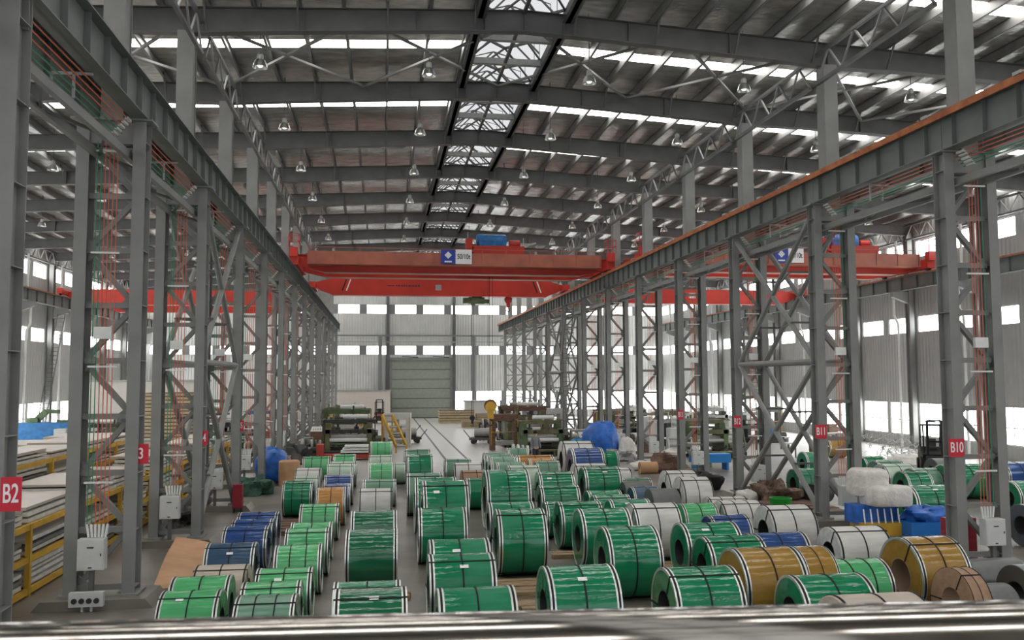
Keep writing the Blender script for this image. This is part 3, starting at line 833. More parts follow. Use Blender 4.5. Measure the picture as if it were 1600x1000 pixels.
guard = mat('bright_edge_guard', (.74,.76,.73), .3, .75, var=.1, vscale=6, bump=.3, bscale=9)
bore = mat('coil_bore_dark', (.05,.05,.05), .5, .3)
kraft = mat('cardboard_core', (.30,.20,.13), .8)
def coil_meshes():
    M_ = {}
    rb = .23
    q = MB(); q.lathe([(rb,-.5),(.488,-.5),(.5,-.488),(.5,.488),(.488,.5),(rb,.5)], 'x', 48, (0,0,.5)); M_['body'] = q
    q = MB(); q.lathe([(rb-.012,-.503),(rb,-.503),(rb,.503),(rb-.012,.503)], 'x', 32, (0,0,.5), True); M_['core'] = q
    for nm, s in (('guard_a', -1), ('guard_b', 1)):
        q = MB(); q.lathe([(.468,s*.5),(.468,s*.505),(.505,s*.505),(.505,s*.425),(.5005,s*.425)], 'x', 48, (0,0,.5)); M_[nm] = q
    def ring(x, w=.011, r=.509):
        q = MB(); q.lathe([(r-.006,x-w),(r,x-w),(r,x+w),(r-.006,x+w)], 'x', 48, (0,0,.5)); return q
    M_['ring_a'] = ring(-.465, .015); M_['ring_b'] = ring(.465, .015); M_['ring_m'] = ring(.0)
    M_['ring_l'] = ring(-.17); M_['ring_r'] = ring(.17)
    for i, th in enumerate((118, 238, 358)):
        t = math.radians(th); q = MB()
        # theta measured from +Y towards +Z, front of the coil is -Y
        c, s = math.cos(t), math.sin(t)
        def pt(x, r): return (x, r*c, .5+r*s)
        q.bar(pt(-.508,.507), pt(.508,.507), .022, .006, (0,c,s)); q.bar(pt(-.509,rb), pt(-.509,.51), .022, .006, (1,0,0)); q.bar(pt(.509,rb), pt(.509,.51), .022, .006, (1,0,0))
        M_['eye%d' % i] = q
    return {k: v for k, v in M_.items()}
CQ = coil_meshes(); CME = {}
def cmesh(k, mtl):
    key = (k, mtl.name)
    if key not in CME:
        me = CQ[k].mesh(k, k in ('body','core','guard_a','guard_b')); me.materials.append(mtl); CME[key] = me
    return CME[key]
COILS = '''-3.06 22.57 0.95 0.97 B;-3.03 21.46 0.95 0.93 B;-3.03 20.46 0.95 0.96 B;-3.02 18.43 0.95 0.96 N;-2.87 16.55 0.90 0.92 T;-2.97 15.27 0.98 0.94 L
-2.92 14.27 0.98 0.89 L;-1.65 23.79 0.95 0.99 L;-1.66 21.38 0.85 0.96 L;-1.62 19.66 1.00 0.91 L;-1.65 17.99 0.95 0.90 L;-1.71 16.09 0.90 0.96 L
-1.78 14.83 0.95 0.93 L;-1.69 13.49 1.05 0.86 P;-0.20 21.61 1.05 1.09 D;-0.21 18.36 1.15 1.04 D;-0.24 14.80 0.90 1.09 G;-0.16 13.00 1.20 1.03 D
-0.19 25.61 1.10 0.94 W;-0.10 29.63 0.90 1.09 P;-0.04 33.13 1.10 0.93 L;-0.10 37.93 1.00 0.96 V;-0.07 45.37 1.05 1.12 L;0.50 35.94 0.85 0.90 V
-1.64 38.55 1.00 0.93 L;-2.77 37.82 1.00 1.14 L;-2.67 32.45 1.05 0.89 W;-2.58 30.61 0.95 0.80 V;-2.60 27.97 1.10 0.90 G;-1.60 33.70 1.05 0.93 V
-1.48 30.35 1.00 0.95 B;-1.47 28.62 0.90 0.86 B;-1.49 26.14 1.10 0.82 O;-1.55 35.26 1.00 1.03 V;1.54 39.46 1.10 1.15 P;1.43 34.43 1.30 1.01 G
1.31 27.61 1.30 1.10 P;1.46 24.52 1.50 1.14 G;1.60 22.84 1.60 1.15 G;3.29 28.53 1.00 1.10 G;1.38 20.48 1.25 1.11 G;3.03 35.51 1.00 1.08 P
3.29 33.81 1.00 1.11 W;3.31 30.96 1.00 1.10 K;3.50 24.76 1.65 1.23 G;3.35 22.91 1.00 1.18 G;2.98 18.97 1.40 1.04 G;1.47 16.98 1.15 1.15 G
1.36 15.30 1.20 1.13 G;1.45 13.68 1.00 1.20 G;4.94 38.27 1.00 1.06 P;4.92 36.69 1.05 1.10 P;4.81 34.92 1.10 1.05 P;4.79 32.72 1.10 1.07 P
4.91 30.43 1.20 1.06 V;6.42 36.67 1.00 1.57 O;6.43 35.15 1.00 1.04 O;6.28 40.54 1.00 0.95 P;6.46 34.01 1.00 0.93 P;5.61 28.16 1.20 1.15 G
5.33 26.21 1.00 1.19 G;4.92 21.66 1.15 1.07 G;4.81 23.14 0.95 0.97 G;4.96 19.41 1.30 1.13 G;4.78 16.69 1.35 1.04 G;8.18 36.30 1.60 1.32 W
7.99 33.79 1.50 1.26 B;7.40 30.67 1.20 1.21 W;7.24 28.53 1.30 1.25 G;9.55 36.83 1.10 1.06 G;8.54 30.85 1.00 0.77 W;8.62 28.92 0.85 0.93 P
8.08 27.16 0.95 0.88 S;7.83 25.44 1.00 0.86 N;7.96 24.14 1.10 0.81 S;6.58 25.55 0.90 1.01 G;6.33 23.80 1.00 1.02 G;6.36 22.13 1.10 1.06 G
6.34 19.99 1.30 1.07 W;9.43 26.88 1.30 1.01 W;9.34 25.39 1.26 0.92 W;8.12 21.83 1.00 0.91 L;9.98 24.40 0.78 1.19 W;9.38 22.09 1.00 1.13 W
8.13 19.87 1.00 0.95 B;6.80 17.73 1.20 1.20 G;6.78 16.42 1.15 1.16 G;8.45 17.95 0.90 1.26 B;9.59 19.81 1.20 1.12 W;3.12 13.81 1.25 1.13 G
4.98 13.40 1.25 1.12 G;6.55 14.47 1.30 1.11 Y;7.53 14.69 1.25 0.60 Y;9.93 17.31 1.10 1.17 W;8.37 14.68 1.00 1.05 L;6.94 12.98 1.15 1.20 G
6.90 11.52 1.20 1.28 T;9.79 14.70 1.35 0.95 Y;9.50 13.29 1.10 0.35 K;11.48 15.21 0.80 1.14 S;11.26 13.76 1.00 0.78 S;10.28 13.58 0.75 0.55 S
18.96 28.38 1.05 0.99 P;15.82 23.48 1.10 1.33 G;21.97 31.63 1.05 0.90 S;20.29 28.02 1.20 1.64 G;19.71 24.34 1.05 1.15 G;16.41 19.90 1.05 0.91 S
23.92 43.39 1.05 1.00 Y;18.49 35.39 1.05 1.00 G;14.79 28.96 1.05 0.87 G;19.73 32.94 1.05 0.90 G;19.38 31.28 1.05 1.08 P;18.82 29.83 1.05 1.21 V
18.02 27.53 1.05 0.90 G;23.62 29.68 1.05 1.21 B'''
NTH = ORD + ['eighteenth','nineteenth','twentieth','twenty-first','twenty-second','twenty-third','twenty-fourth','twenty-fifth','twenty-sixth','twenty-seventh','twenty-eighth','twenty-ninth','thirtieth','thirty-first','thirty-second','thirty-third','thirty-fourth','thirty-fifth','thirty-sixth']
coils = []
for tok in COILS.replace('\n', ';').split(';'):
    a = tok.split(); coils.append((float(a[0]), float(a[1]), float(a[2]), float(a[3]), a[4]))
EDG = (-9, -2.2, -.75, .72, 2.35, 4.0, 5.9, 7.2, 8.75, 12.5, 40)
RN = ('row beside the left columns', 'second row from the left', 'third row from the left', 'fourth row from the left', 'fifth row from the left', 'sixth row from the left', 'seventh row from the left', 'eighth row from the left', 'row beside the right columns', 'right hand bay')
rowi = {}
for i, c in enumerate(coils):
    r = next(k for k in range(10) if c[0] < EDG[k+1]); rowi.setdefault(r, []).append(i)
rank = {}
for r, l in rowi.items():
    for n_, i in enumerate(sorted(l, key=lambda i: coils[i][1])): rank[i] = (r, n_)
rnd = random.Random(11)
PALLET = {15: 0.0}
for i, (x, y, d, w, c) in enumerate(coils):
    r, n_ = rank[i]; nm, mt = FILM[c]
    kind = 'wrapped steel coil' if c != 'S' else 'steel coil'
    lab = '%s %s, %s from the camera in the %s' % (nm, kind, NTH[n_], RN[r])
    t = thing('steel_coil', lab, 'coil', (x, y, 0), 0, 'steel coils on the floor')
    t.scale = (w, d, d); t.rotation_euler = (0, 0, rnd.uniform(-.018, .018))
    link('wrapping', cmesh('body', mt), t)
    link('core', cmesh('core', bore if c not in 'KYT' else kraft), t)
    if c in 'GDLPBNOYV' or (c == 'W' and i in (78,)):
        g = guard
        for s in 'ab':
            link('edge_guard', cmesh('guard_'+s, guard), t); link('edge_strap', cmesh('ring_'+s, black), t)
    elif c in 'WTK':
        for s in 'ab': link('edge_strap', cmesh('ring_'+s, black), t)
    if c in 'L' and i % 3 == 1 or i in (28, 13, 82, 83):
        link('strap', cmesh('ring_l', black), t); link('strap', cmesh('ring_r', black), t)
    elif c != 'S' and c != 'D': link('strap', cmesh('ring_m', black), t)
    if c not in 'S' and (c in 'WT' or rnd.random() < .62):
        ph = rnd.uniform(-.35, .35)
        for k in range(3):
            e = link('eye_strap', cmesh('eye%d' % k, black), t)
    if y < 30 and c in 'GDNL' and rnd.random() < .18:
        q = MB(); th = math.radians(125+rnd.uniform(-12,12)); u = rnd.uniform(-.3,.05)
        p0 = (u, .5065*math.cos(th), .5+.5065*math.sin(th))
        tg = Vector((0,-math.sin(th),math.cos(th))); nn = Vector((0,math.cos(th),math.sin(th)))
        v = [Vector(p0)+nn*.002+Vector((dx,0,0))+tg*dz for dx, dz in ((0,0),(.13,0),(.13,.06),(0,.06))]
        q.add(v, [(0,1,2,3)]); part('paper_tag', q, signwhite, t)
# ------------------------------------------------------------------ pallets and timber
def pallet(x, y, rz, label, w=1.1, l=1.1, mtl=wood, h=.12):
    t = thing('pallet', label, 'pallet', (x, y, 0), rz, 'wooden pallets')
    for i in range(3):
        q = MB(); yy = -l/2+.05+(l-.1)*i/2; q.box(-w/2, w/2, yy-.045, yy+.045, 0, h-.025); part('bearer', q, mtl, t)
    n = 6
    for i in range(n):
        q = MB(); xx = -w/2+.06+(w-.12)*i/(n-1); q.box(xx-.06, xx+.06, -l/2, l/2, h-.025, h); part('deck_board', q, mtl, t)
def timber_bed(x, y, n, w, dy, label, mtl=wood, h=.10, rz=0):
    """loose boards lying side by side on the floor"""
    t = thing('timber_bed', label, 'boards', (x, y, 0), rz, 'timber beds')
    for i in range(n):
        q = MB(); a = rnd.uniform(-.06,.06); q.box(-w/2+a, w/2+a, (i-n/2)*dy, (i-n/2)*dy+dy*.82, 0, h+rnd.uniform(-.015,.015)); part('board', q, mtl, t)
timber_bed(-.05, 17.25, 2, 1.15, .22, 'short wooden pallet boards lying in front of the dark green coil')
timber_bed(2.85, 17.55, 5, 1.5, .26, 'wooden boards on the floor between the fourth and sixth coil rows')
timber_bed(3.15, 15.65, 6, 1.3, .26, 'wooden boards behind the front green coil of the fifth row')
timber_bed(1.55, 18.9, 3, 1.1, .25, 'reddish boards between two green coils of the fourth row', wood_r)
timber_bed(-2.55, 25.6, 5, 1.2, .42, 'reddish timber beams on the floor behind the light green coils', wood_r, .14)
timber_bed(4.9, 15.2, 3, 1.25, .25, 'reddish boards under the large green coil of the sixth row', wood_r)
timber_bed(6.3, 18.85, 3, 1.2, .24, 'boards under the white wrapped coil of the seventh row')
timber_bed(4.3, 20.6, 2, .55, .25, 'two short boards between the fifth and sixth coil rows')
timber_bed(13.2, 26.3, 6, 2.2, .5, 'rough timber lying beside the braced right columns', wood_r, .16)

# cardboard sheet leaning on the floor
def bent_sheet(name, pts, th, mtl, label, cat, group=None):
    nu = len(pts); nv = len(pts[0]); q = MB()
    vs = [p for r in pts for p in r]; q.v = [tuple(p) for p in vs]
    q.v += [(p[0], p[1], p[2]-th) for p in vs]; N = nu*nv
    for i in range(nu-1):
        for j in range(nv-1):
            a, b, c, d = i*nv+j, i*nv+j+1, (i+1)*nv+j+1, (i+1)*nv+j
            q.f += [(a,d,c,b), (a+N,b+N,c+N,d+N)]
    for i in range(nu-1):
        for j in (0, nv-1):
            a, d = i*nv+j, (i+1)*nv+j; q.f.append((a, a+N, d+N, d))
    for j in range(nv-1):
        for i in (0, nu-1):
            a, b = i*nv+j, i*nv+j+1; q.f.append((a, b, b+N, a+N))
    return solid(name, q, mtl, label, cat, group, True)
P_ = []
cor = [Vector((-4.60,18.55,.02)), Vector((-4.02,19.1,.02)), Vector((-3.92,21.9,.25)), Vector((-5.15,23.1,.42))]
for i in range(9):
    u = i/8; row = []
    for j in range(7):
        v = j/6
        a = cor[0].lerp(cor[1], v); b = cor[3].lerp(cor[2], v)
        p = a.lerp(b, u); p.z += .10*math.sin(u*PI*1.5+v*2)*u + .05*math.sin(v*PI)*u; p.z = max(p.z, .02)
        if i >= 6: p.y -= .0
        row.append(p)
    P_.append(row)
bent_sheet('cardboard_sheet', P_, .012, card, 'large brown cardboard sheet lying on the floor beside the left coil row', 'cardboard')
q = MB(); q.box(-.35,.35,-.12,.12,0,.09); solid('steel_offcut', q, wood_r, 'reddish offcut lying on the edge of the cardboard', 'offcut', None, False, (-3.72,21.2,0), .3)

# ------------------------------------------------------------------ lumpy things
def blob(c, r, seed=0, amp=.12, nu=24, nv=12, flat=True, freq=3.0, sq=.72):
    rr = random.Random(seed); ph = [rr.uniform(0,6.28) for _ in range(8)]
    q = MB(); vs = []
    for j in range(nv+1):
        b = -PI/2+PI*j/nv
        for i in range(nu):
            a = 2*PI*i/nu
            k = 1+amp*(math.sin(freq*a+ph[0]+2*b)+math.sin((freq+2)*a+ph[1]-3*b)*.6+math.sin(5*b+ph[2]+a)*.5)
            def sp(v): return math.copysign(abs(v)**sq, v)
            x = c[0]+r[0]*k*sp(math.cos(b))*sp(math.cos(a)) if True else 0
            y = c[1]+r[1]*k*sp(math.cos(b))*sp(math.sin(a)); z = c[2]+r[2]*k*sp(math.sin(b))
            if flat: z = max(z, 0)
            vs.append((x,y,z))
    fs = []
    for j in range(nv):
        for i in range(nu): fs.append((j*nu+i, j*nu+(i+1)%nu, (j+1)*nu+(i+1)%nu, (j+1)*nu+i))
    fs += [tuple(range(nu-1,-1,-1)), tuple(range(nv*nu, nv*nu+nu))]
    return q.add(vs, fs)
bagm = mat('white_woven_bag', (.70,.67,.63), .8, var=.08, vscale=5, bump=.7, bscale=9)
silv = mat('crumpled_grey_scrap', (.42,.42,.42), .4, .5, var=.4, vscale=5, bump=.8, bscale=8)
def heap(name, x, y, r, mtl, label, cat, seed, amp=.12, group=None, z=0, flat=True, sq=.72):
    return solid(name, blob((0,0,r[2]*.8), r, seed, amp, flat=flat, sq=sq), mtl, label, cat, group, True, (x, y, z))
# baling area between the B10 and B11 columns
t = thing('baled_pallet', 'blue slatted bale with yellow base beside the B10 column', 'bale', (13.45, 22.15, 0))
q = MB(); q.box(-.65,.45,-.35,.35,0,.34); part('yellow_base', q, yell, t)
q = MB(); q.box(-.72,.5,-.1,.5,.30,.78); part('blue_side', q, bluet, t)
for i in range(6):
    q = MB(); xx = -.62+i*.2; q.bar((xx,-.37,.34),(xx,-.30,.72),.03,.02); part('white_tie', q, signwhite, t)
q = MB(); q.box(-.55,.55,-.4,.4,0,.40); o = solid('blue_bin', q, mat('bright_blue_plastic', (.01,.17,.55), .4), 'bright blue plastic bin full of scraps by the B10 column', 'bin', None, False, (14.45,21.75,0))
heap('scrap_film', 14.55, 21.75, (.55,.38,.2), bluet, 'crumpled blue film piled in the bright blue bin', 'film', 4, .2, None, .40)
heap('scrap_rags', 15.4, 21.5, (.32,.3,.30), silv, 'grey and white rags at the end of the blue bin', 'rags', 9, .25, None, .02)
heap('bulk_bag', 13.65, 22.1, (.62,.45,.30), bagm, 'lower white bulk bag lying on the blue bale', 'bag', 21, .035, 'white bulk bags', .78, True, .4)
heap('bulk_bag', 13.35, 22.45, (.48,.42,.40), bagm, 'upper white bulk bag stacked behind the lower one', 'bag', 22, .03, 'white bulk bags', 1.02, True, .4)

# blue tarpaulin heaps, bags, rubbish
heap('blue_tarpaulin', 11.55, 45.2, (.95,.8,1.05), bluet, 'big rounded blue tarpaulin bundle in front of the far right columns', 'tarpaulin', 31, .07)
heap('blue_tarpaulin', 10.4, 45.9, (.5,.4,.55), mat('cyan_tarpaulin', (.03,.25,.45), .45, var=.2), 'small cyan cover beside the big blue bundle', 'tarpaulin', 32, .1)
heap('bulk_bag', 12.8, 44.6, (.42,.4,.62), bagm, 'white bag leaning at the right of the big blue bundle', 'bag', 33, .08)
heap('rubbish_heap', 12.1, 43.6, (.7,.5,.28), silv, 'grey rubbish heap in front of the blue bundle', 'heap', 34, .3)
heap('blue_tarpaulin', -4.55, 37.4, (.62,.9,.75), bluet, 'blue tarpaulin hanging over goods by the fourth left column', 'tarpaulin', 35, .1)
q = MB(); q.lathe([(0,0),(.42,0),(.42,.95),(.36,1.0),(0,1.0)],'z',18); solid('kraft_drum', q, card, 'brown paper drum beside the blue tarpaulin on the left', 'drum', None, True, (-3.75,36.2,0))
heap('green_net', -4.7, 33.6, (.55,.6,.32), mat('dark_green_net', (.03,.09,.06), .7, var=.4, vscale=8, bump=.8, bscale=12), 'heap of dark green netting by the left columns', 'net', 36, .25)
heap('bulk_bag', 12.05, 39.2, (.55,.4,.22), bagm, 'small white bag lying on the floor near the right columns', 'bag', 37, .12)
heap('rubbish_heap', 12.95, 38.2, (.75,.6,.42), wood_r, 'reddish brown rubbish heap at the foot of a right column', 'heap', 38, .25)
heap('bulk_bag', 13.2, 38.4, (.5,.35,.16), bagm, 'crumpled pale sheet on top of the brown rubbish heap', 'sheet', 39, .2, None, .70)
q = MB(); q.lathe([(.1,0),(.26,0),(.26,.8),(.1,.8)],'x',24,(0,0,.26),True); solid('kraft_roll', q, card, 'brown paper roll lying beside the rubbish heap on the right', 'roll', None, True, (11.4,37.7,0))
heap('black_bags', 12.1, 31.9, (.75,.55,.36), black, 'pile of shiny black rubbish bags by the right columns', 'bags', 40, .1)
heap('bulk_bag', 12.3, 28.3, (.36,.3,.24), bagm, 'small beige sack in front of the third right column', 'sack', 41, .1)
heap('scrap_heap', 13.3, 28.2, (.6,.6,.36), mat('rusty_scrap', (.16,.10,.075), .7, .2, var=.5, vscale=7, bump=.9, bscale=12), 'rusty scrap heap inside the braced right column bay', 'heap', 42, .3)
q = MB(); q.lathe([(0,0),(.30,0),(.36,.42),(.33,.42),(.28,.04),(0,.04)],'z',18); solid('green_tub', q, mat('bright_green_plastic', (.01,.30,.03), .4), 'bright green plastic tub by the braced right columns', 'tub', None, True, (12.65,26.4,0))
q = MB(); q.lathe([(0,-.4),(.34,-.4),(.34,.4),(.31,.4),(.31,-.36),(0,-.36)],'x',18,(0,0,.36)); o = solid('tipped_bin', q, dark, 'dark tipped over bin among the braced right columns', 'bin', None, True, (14.6,27.6,0), .5)
# tangled strip scrap in the right bay
t = MB(); rr = random.Random(5)
for i in range(150):
    a = rr.uniform(0,PI); p = Vector((rr.gauss(0,1.0), rr.gauss(0,.9), max(.05, rr.uniform(.05,1.15)-.0))); d = Vector((math.cos(a),math.sin(a),rr.uniform(-.25,.45)))*rr.uniform(.25,.7)
    t.bar(p-d, p+d, .035, .008); t.bar(p+d, p+d+Vector((rr.uniform(-.3,.3),rr.uniform(-.3,.3),-.2)), .035, .008)
t.v = [(v[0],v[1],max(v[2],.01)) for v in t.v]
o = solid('strip_scrap', t, steel_l, 'tangled heap of shiny steel strip scrap below the right wall windows', 'scrap', None, False, (27.2,42.6,0)); o['kind'] = 'stuff'
heap('white_sheet', 25.6, 39.2, (1.1,.5,.25), bagm, 'crumpled white sheet on the floor in front of the strip scrap', 'sheet', 44, .2)

# ------------------------------------------------------------------ forklifts
def forklift(x, y, rz, label, mtl):
    t = thing('forklift', label, 'forklift', (x, y, 0), rz, 'forklifts')
    q = MB(); q.prism([(-.9,.25),(.75,.25),(.75,.75),(.1,.85),(-.2,1.05),(-.95,1.0),(-1.05,.6)], 'x', -.5, .5)
    q.v = [(v[0],v[1],v[2]) for v in q.v]; part('body', q, mtl, t)
    q = MB()
    for sx in (-.42,.42):
        q.bar((sx,.55,.8),(sx,.35,2.05),.06,.06); q.bar((sx,-.75,1.0),(sx,-.55,2.05),.06,.06); q.bar((sx,.38,2.05),(sx,-.58,2.05),.06,.06)
    for yy in (-.5,-.2,.1,.35): q.bar((-.42,yy,2.05),(.42,yy,2.05),.05,.04)
    part('overhead_guard', q, black, t)
    q = MB()
    for sx in (-.3,.3): q.box(sx-.05,sx+.05,.80,.95,.1,2.3)
    for z in (.5,1.3,2.25): q.box(-.3,.3,.84,.92,z,z+.08)
    part('mast', q, black, t)
    q = MB()
    for sx in (-.22,.22): q.box(sx-.05,sx+.05,.96,2.0,.06,.10); q.box(sx-.05,sx+.05,.96,1.0,.06,.6)
    q.box(-.4,.4,.94,.98,.35,.7); part('fork', q, dark, t)
    for sx in (-.5,.5):
        for yy, r in ((.55,.32),(-.65,.25)):
            q = MB(); q.lathe([(0,-.09),(r,-.09),(r,.09),(0,.09)],'x',16,(sx,yy,r)); part('wheel', q, black, t, True)
    q = MB(); q.box(-.22,.22,-.45,.0,.95,1.05); q.box(-.22,.22,-.5,-.42,1.0,1.4); part('seat', q, dark, t)
    q = MB(); q.box(-.35,.35,-1.06,-1.0,.62,.95); part('white_plate', q, signwhite, t)
forklift(25.2, 36.9, PI*.85, 'black forklift parked in the right bay behind the B10 column', black)
forklift(-.35, 85.5, PI, 'dark red forklift standing in front of the far white partition', mat('forklift_red', (.22,.04,.03), .5))

# ------------------------------------------------------------------ processing machines
def line_machine(x, y, rz, w, l, h, m1, m2, label, seed, roll=white, cabinet=True):
    r = random.Random(seed)
    t = thing('processing_machine', label, 'machine', (x, y, 0), rz, 'strip processing machines')
    q = MB(); q.box(-w/2,w/2,-l/2,-l/2+.2,0,.35); q.box(-w/2,w/2,l/2-.2,l/2,0,.35); q.box(-w/2,-w/2+.2,-l/2,l/2,.05,.35); q.box(w/2-.2,w/2,-l/2,l/2,.05,.35); part('base_frame', q, dark, t)
    for s in (-1, 1):
        q = MB(); q.box(s*w*.36-.12, s*w*.36+.12, -l*.30, l*.30, .3, h*.72); q.box(s*w*.36-.16, s*w*.36+.16, -l*.12, l*.12, h*.72, h*.86)
        for k in range(3): q.lathe([(0,-.16),(.14,-.16),(.14,.16),(0,.16)],'x',12,(s*w*.36,-l*.2+k*l*.2,h*.5))
        part('roll_housing', q, m1, t)
    for k in range(5):
        q = MB(); q.lathe([(0,-w*.34),(.11,-w*.34),(.11,w*.34),(0,w*.34)],'x',14,(0,-l*.26+k*l*.13,h*.42+.12*(k%2))); part('roller', q, steel_l if k else roll, t, True)
    q = MB(); q.box(-w*.44,w*.44,-.12,.12,h*.84,h*.95); q.box(-w*.44,w*.44,-l*.3,-l*.3+.12,h*.60,h*.70); part('top_beam', q, m2, t)
    q = MB(); q.lathe([(0,-w*.22),(.13,-w*.22),(.13,w*.22),(0,w*.22)],'x',16,(w*.1,l*.18,h+.02)); q.box(w*.1-.05,w*.1+.05,l*.15,l*.21,h*.8,h); part('strip_roll', q, roll, t, True)
    q = MB(); q.box(-w/2,w/2,-l/2-.5,-l/2,.30,.38); 
    for k in range(4): q.box(-w/2+.1+k*(w-.3)/3, -w/2+.2+k*(w-.3)/3, -l/2-.45, -l/2-.05, 0, .30)
    part('exit_table', q, m2, t)
    for k in range(3):
        q = MB(); cx = w/2+.45; cy = -l*.3+k*l*.3; q.lathe([(0,-.3),(.2,-.3),(.2,.3),(0,.3)],'x',12,(cx,cy,.45)); q.box(cx-.3,cx+.3,cy-.2,cy+.2,0,.28); q.box(cx-.65,cx-.3,cy-.05,cy+.05,.40,.50); part('drive_motor', q, m2 if k % 2 else dark, t)
    if cabinet:
        q = MB(); q.box(-w/2-.9,-w/2-.25,-.35,.35,0,1.55); part('control_cabinet', q, boxm, t)
    q = MB()
    for s in (-1,1):
        q.bar((s*w*.45,l*.35,.35),(s*w*.45,l*.35,h*.95),.06,.06); q.bar((s*w*.45,l*.35,h*.95),(s*w*.45,-l*.32,h*.95),.05,.05)
    q.bar((-w*.45,l*.35,h*.95),(w*.45,l*.35,h*.95),.05,.05); q.bar((-w*.45,l*.35,h*.6),(w*.45,l*.35,h*.6),.05,.05); part('guard_rail', q, m2, t)
    for k in range(4):
        q = MB(); xx = r.uniform(-w*.4,w*.4); yy = r.uniform(-l*.35,l*.35); q.tube((xx,yy,h*.6),(xx,yy,h*(.9+.25*r.random())),.06,8); q.box(xx-.13,xx+.13,yy-.13,yy+.13,h*.6,h*.74); part('cylinder', q, (m1,m2,dark,steel_l)[k], t)
    q = MB(); q.path([(-w*.3,-l*.32,.5),(0,-l*.42,.3),(w*.35,-l*.33,.55),(w*.42,0,h*.7)],.03,6); part('hose', q, black, t)
    return t
line_machine(-1.9, 50.2, 0, 3.2, 3.6, 2.1, olive, dark, 'large olive strip slitting machine at the left of the far aisle', 1, white, False)
line_machine(-2.3, 55.6, 0, 3.4, 3.4, 2.5, olive, olive2, 'second olive machine behind the left slitting machine', 2, white, False)
line_machine(8.9, 48.8, 0, 2.8, 3.4, 2.0, olive2, olive, 'green strip machine at the right of the far aisle', 3, white, False)
line_machine(9.1, 55.4, 0, 3.2, 4.0, 2.6, olive, wood_r, 'brown and olive machine behind the green machine', 4, white, False)
line_machine(9.6, 62.5, 0, 3.0, 3.4, 2.4, dark, olive, 'dark machine farther back at the right of the aisle', 5, steel_l, False)
line_machine(-2.6, 62.0, 0, 3.0, 3.4, 2.4, yell, olive, 'yellowish machine farther back at the left of the aisle', 6, steel_l, False)
for k, (x, y, a) in enumerate(((18.5,52.5,.1),(20.5,60,0),(24.5,55,.2),(19,68,0),(26,66,0),(17.5,45.5,.0),(22.5,76,0))):
    line_machine(x, y, a, 2.4, 2.8, 1.7+.2*(k%3), (dark,olive2,dark,olive)[k%4], (steel_l,olive,boxm,dark)[k%4], '%s machine in the right bay, %s from the camera' % (('dark','green','grey','olive')[k%4], ORD[[5,0,2,1,4,3,6].index(k) if False else k]), 20+k, (white,steel_l)[k%2])
for k, (x, y) in enumerate(((-10.5,56),(-16,52),(-9.5,70),(-15,78))):
    line_machine(x, y, 0, 2.6, 2.8, 1.9, (dark,olive2,dark,olive)[k], (steel_l,dark,bluep,olive)[k], '%s machine in the left bay, %s from the columns side' % (('dark','green','black and blue','olive')[k], ORD[k]), 40+k)
# smaller equipment around the machines
def equip(kind, x, y, rz, m1, label):
    t = thing(kind, label, 'equipment', (x, y, 0), rz, 'shop floor equipment')
    if kind == 'pump_unit':
        q = MB(); q.box(-.5,.5,-.3,.3,0,.12); q.box(-.5,-.05,-.28,.28,.12,.62); part('tank', q, m1, t)
        q = MB(); q.lathe([(0,-.22),(.16,-.22),(.16,.22),(0,.22)],'x',12,(.25,0,.32)); q.box(.1,.4,-.1,.1,.12,.2); part('motor', q, dark, t, True)
        q = MB(); q.path([(-.25,0,.62),(-.25,0,1.0),(.25,0,1.0),(.25,0,.45)],.025,6); part('pipe', q, steel_l, t)
    elif kind == 'roller_stand':
        for s in (-.6,.6):
            q = MB(); q.bar((s,-.35,0),(s,0,1.15),.08,.08); q.bar((s,.35,0),(s,0,1.15),.08,.08); q.bar((s,-.35,.06),(s,.35,.06),.08,.1); q.bar((s,-.2,.55),(s,.2,.55),.06,.06); part('side_frame', q, m1, t)
        for k, z in enumerate((.45,.8,1.12)):
            q = MB(); q.lathe([(0,-.6),(.08+.05*(k==1),-.6),(.08+.05*(k==1),.6),(0,.6)],'x',12,(0,0,z)); part('roller', q, steel_l, t, True)
    elif kind == 'control_desk':
        q = MB(); q.box(-.4,.4,-.25,.25,0,.85); part('body', q, m1, t)
        q = MB(); q.prism([(-.28,.85),(.28,.85),(.28,1.15)], 'x', -.4, .4); part('sloping_top', q, boxm, t)
        for k in range(4):
            q = MB(); q.tube((-.25+.16*k,-.05,.93),(-.25+.16*k,-.07,1.02),.025,8); part('button', q, (redp,yell,olive2,black)[k], t)
    elif kind == 'press_frame':
        for s in (-.7,.7):
            q = MB(); q.box(s-.14,s+.14,-.3,.3,0,2.1); part('upright', q, m1, t)
        q = MB(); q.box(-.85,.85,-.32,.32,1.75,2.15); part('crown', q, m1, t)
        q = MB(); q.box(-.56,.56,-.28,.28,.3,.55); q.tube((0,0,1.0),(0,0,1.75),.12,10); part('ram', q, steel_l, t)
        q = MB(); q.bar((-.8,-.34,.3),(-.8,-.34,1.9),.03,.03); q.bar((.8,-.34,.3),(.8,-.34,1.9),.03,.03); q.bar((-.8,-.34,1.1),(.8,-.34,1.1),.03,.03); part('guard_bar', q, yell, t)
    else:
        for k in range(5):
            q = MB(); q.lathe([(.10,-.06),(.42-.03*k,-.06),(.42-.03*k,.06),(.10,.06)],'x',18,(-.5+.25*k,0,.42),True); part('disc', q, (steel_l,m1)[k%2], t, True)
        q = MB(); q.tube((-.75,0,.42),(.75,0,.42),.09,10); q.box(-.8,-.7,-.15,.15,0,.42); q.box(.7,.8,-.15,.15,0,.42); part('shaft_stand', q, dark, t)
KN = {'pump_unit':'hydraulic pump unit','roller_stand':'roller stand','control_desk':'control desk','press_frame':'press frame','spool_stand':'spool stand'}
ks = list(KN); eq = 0
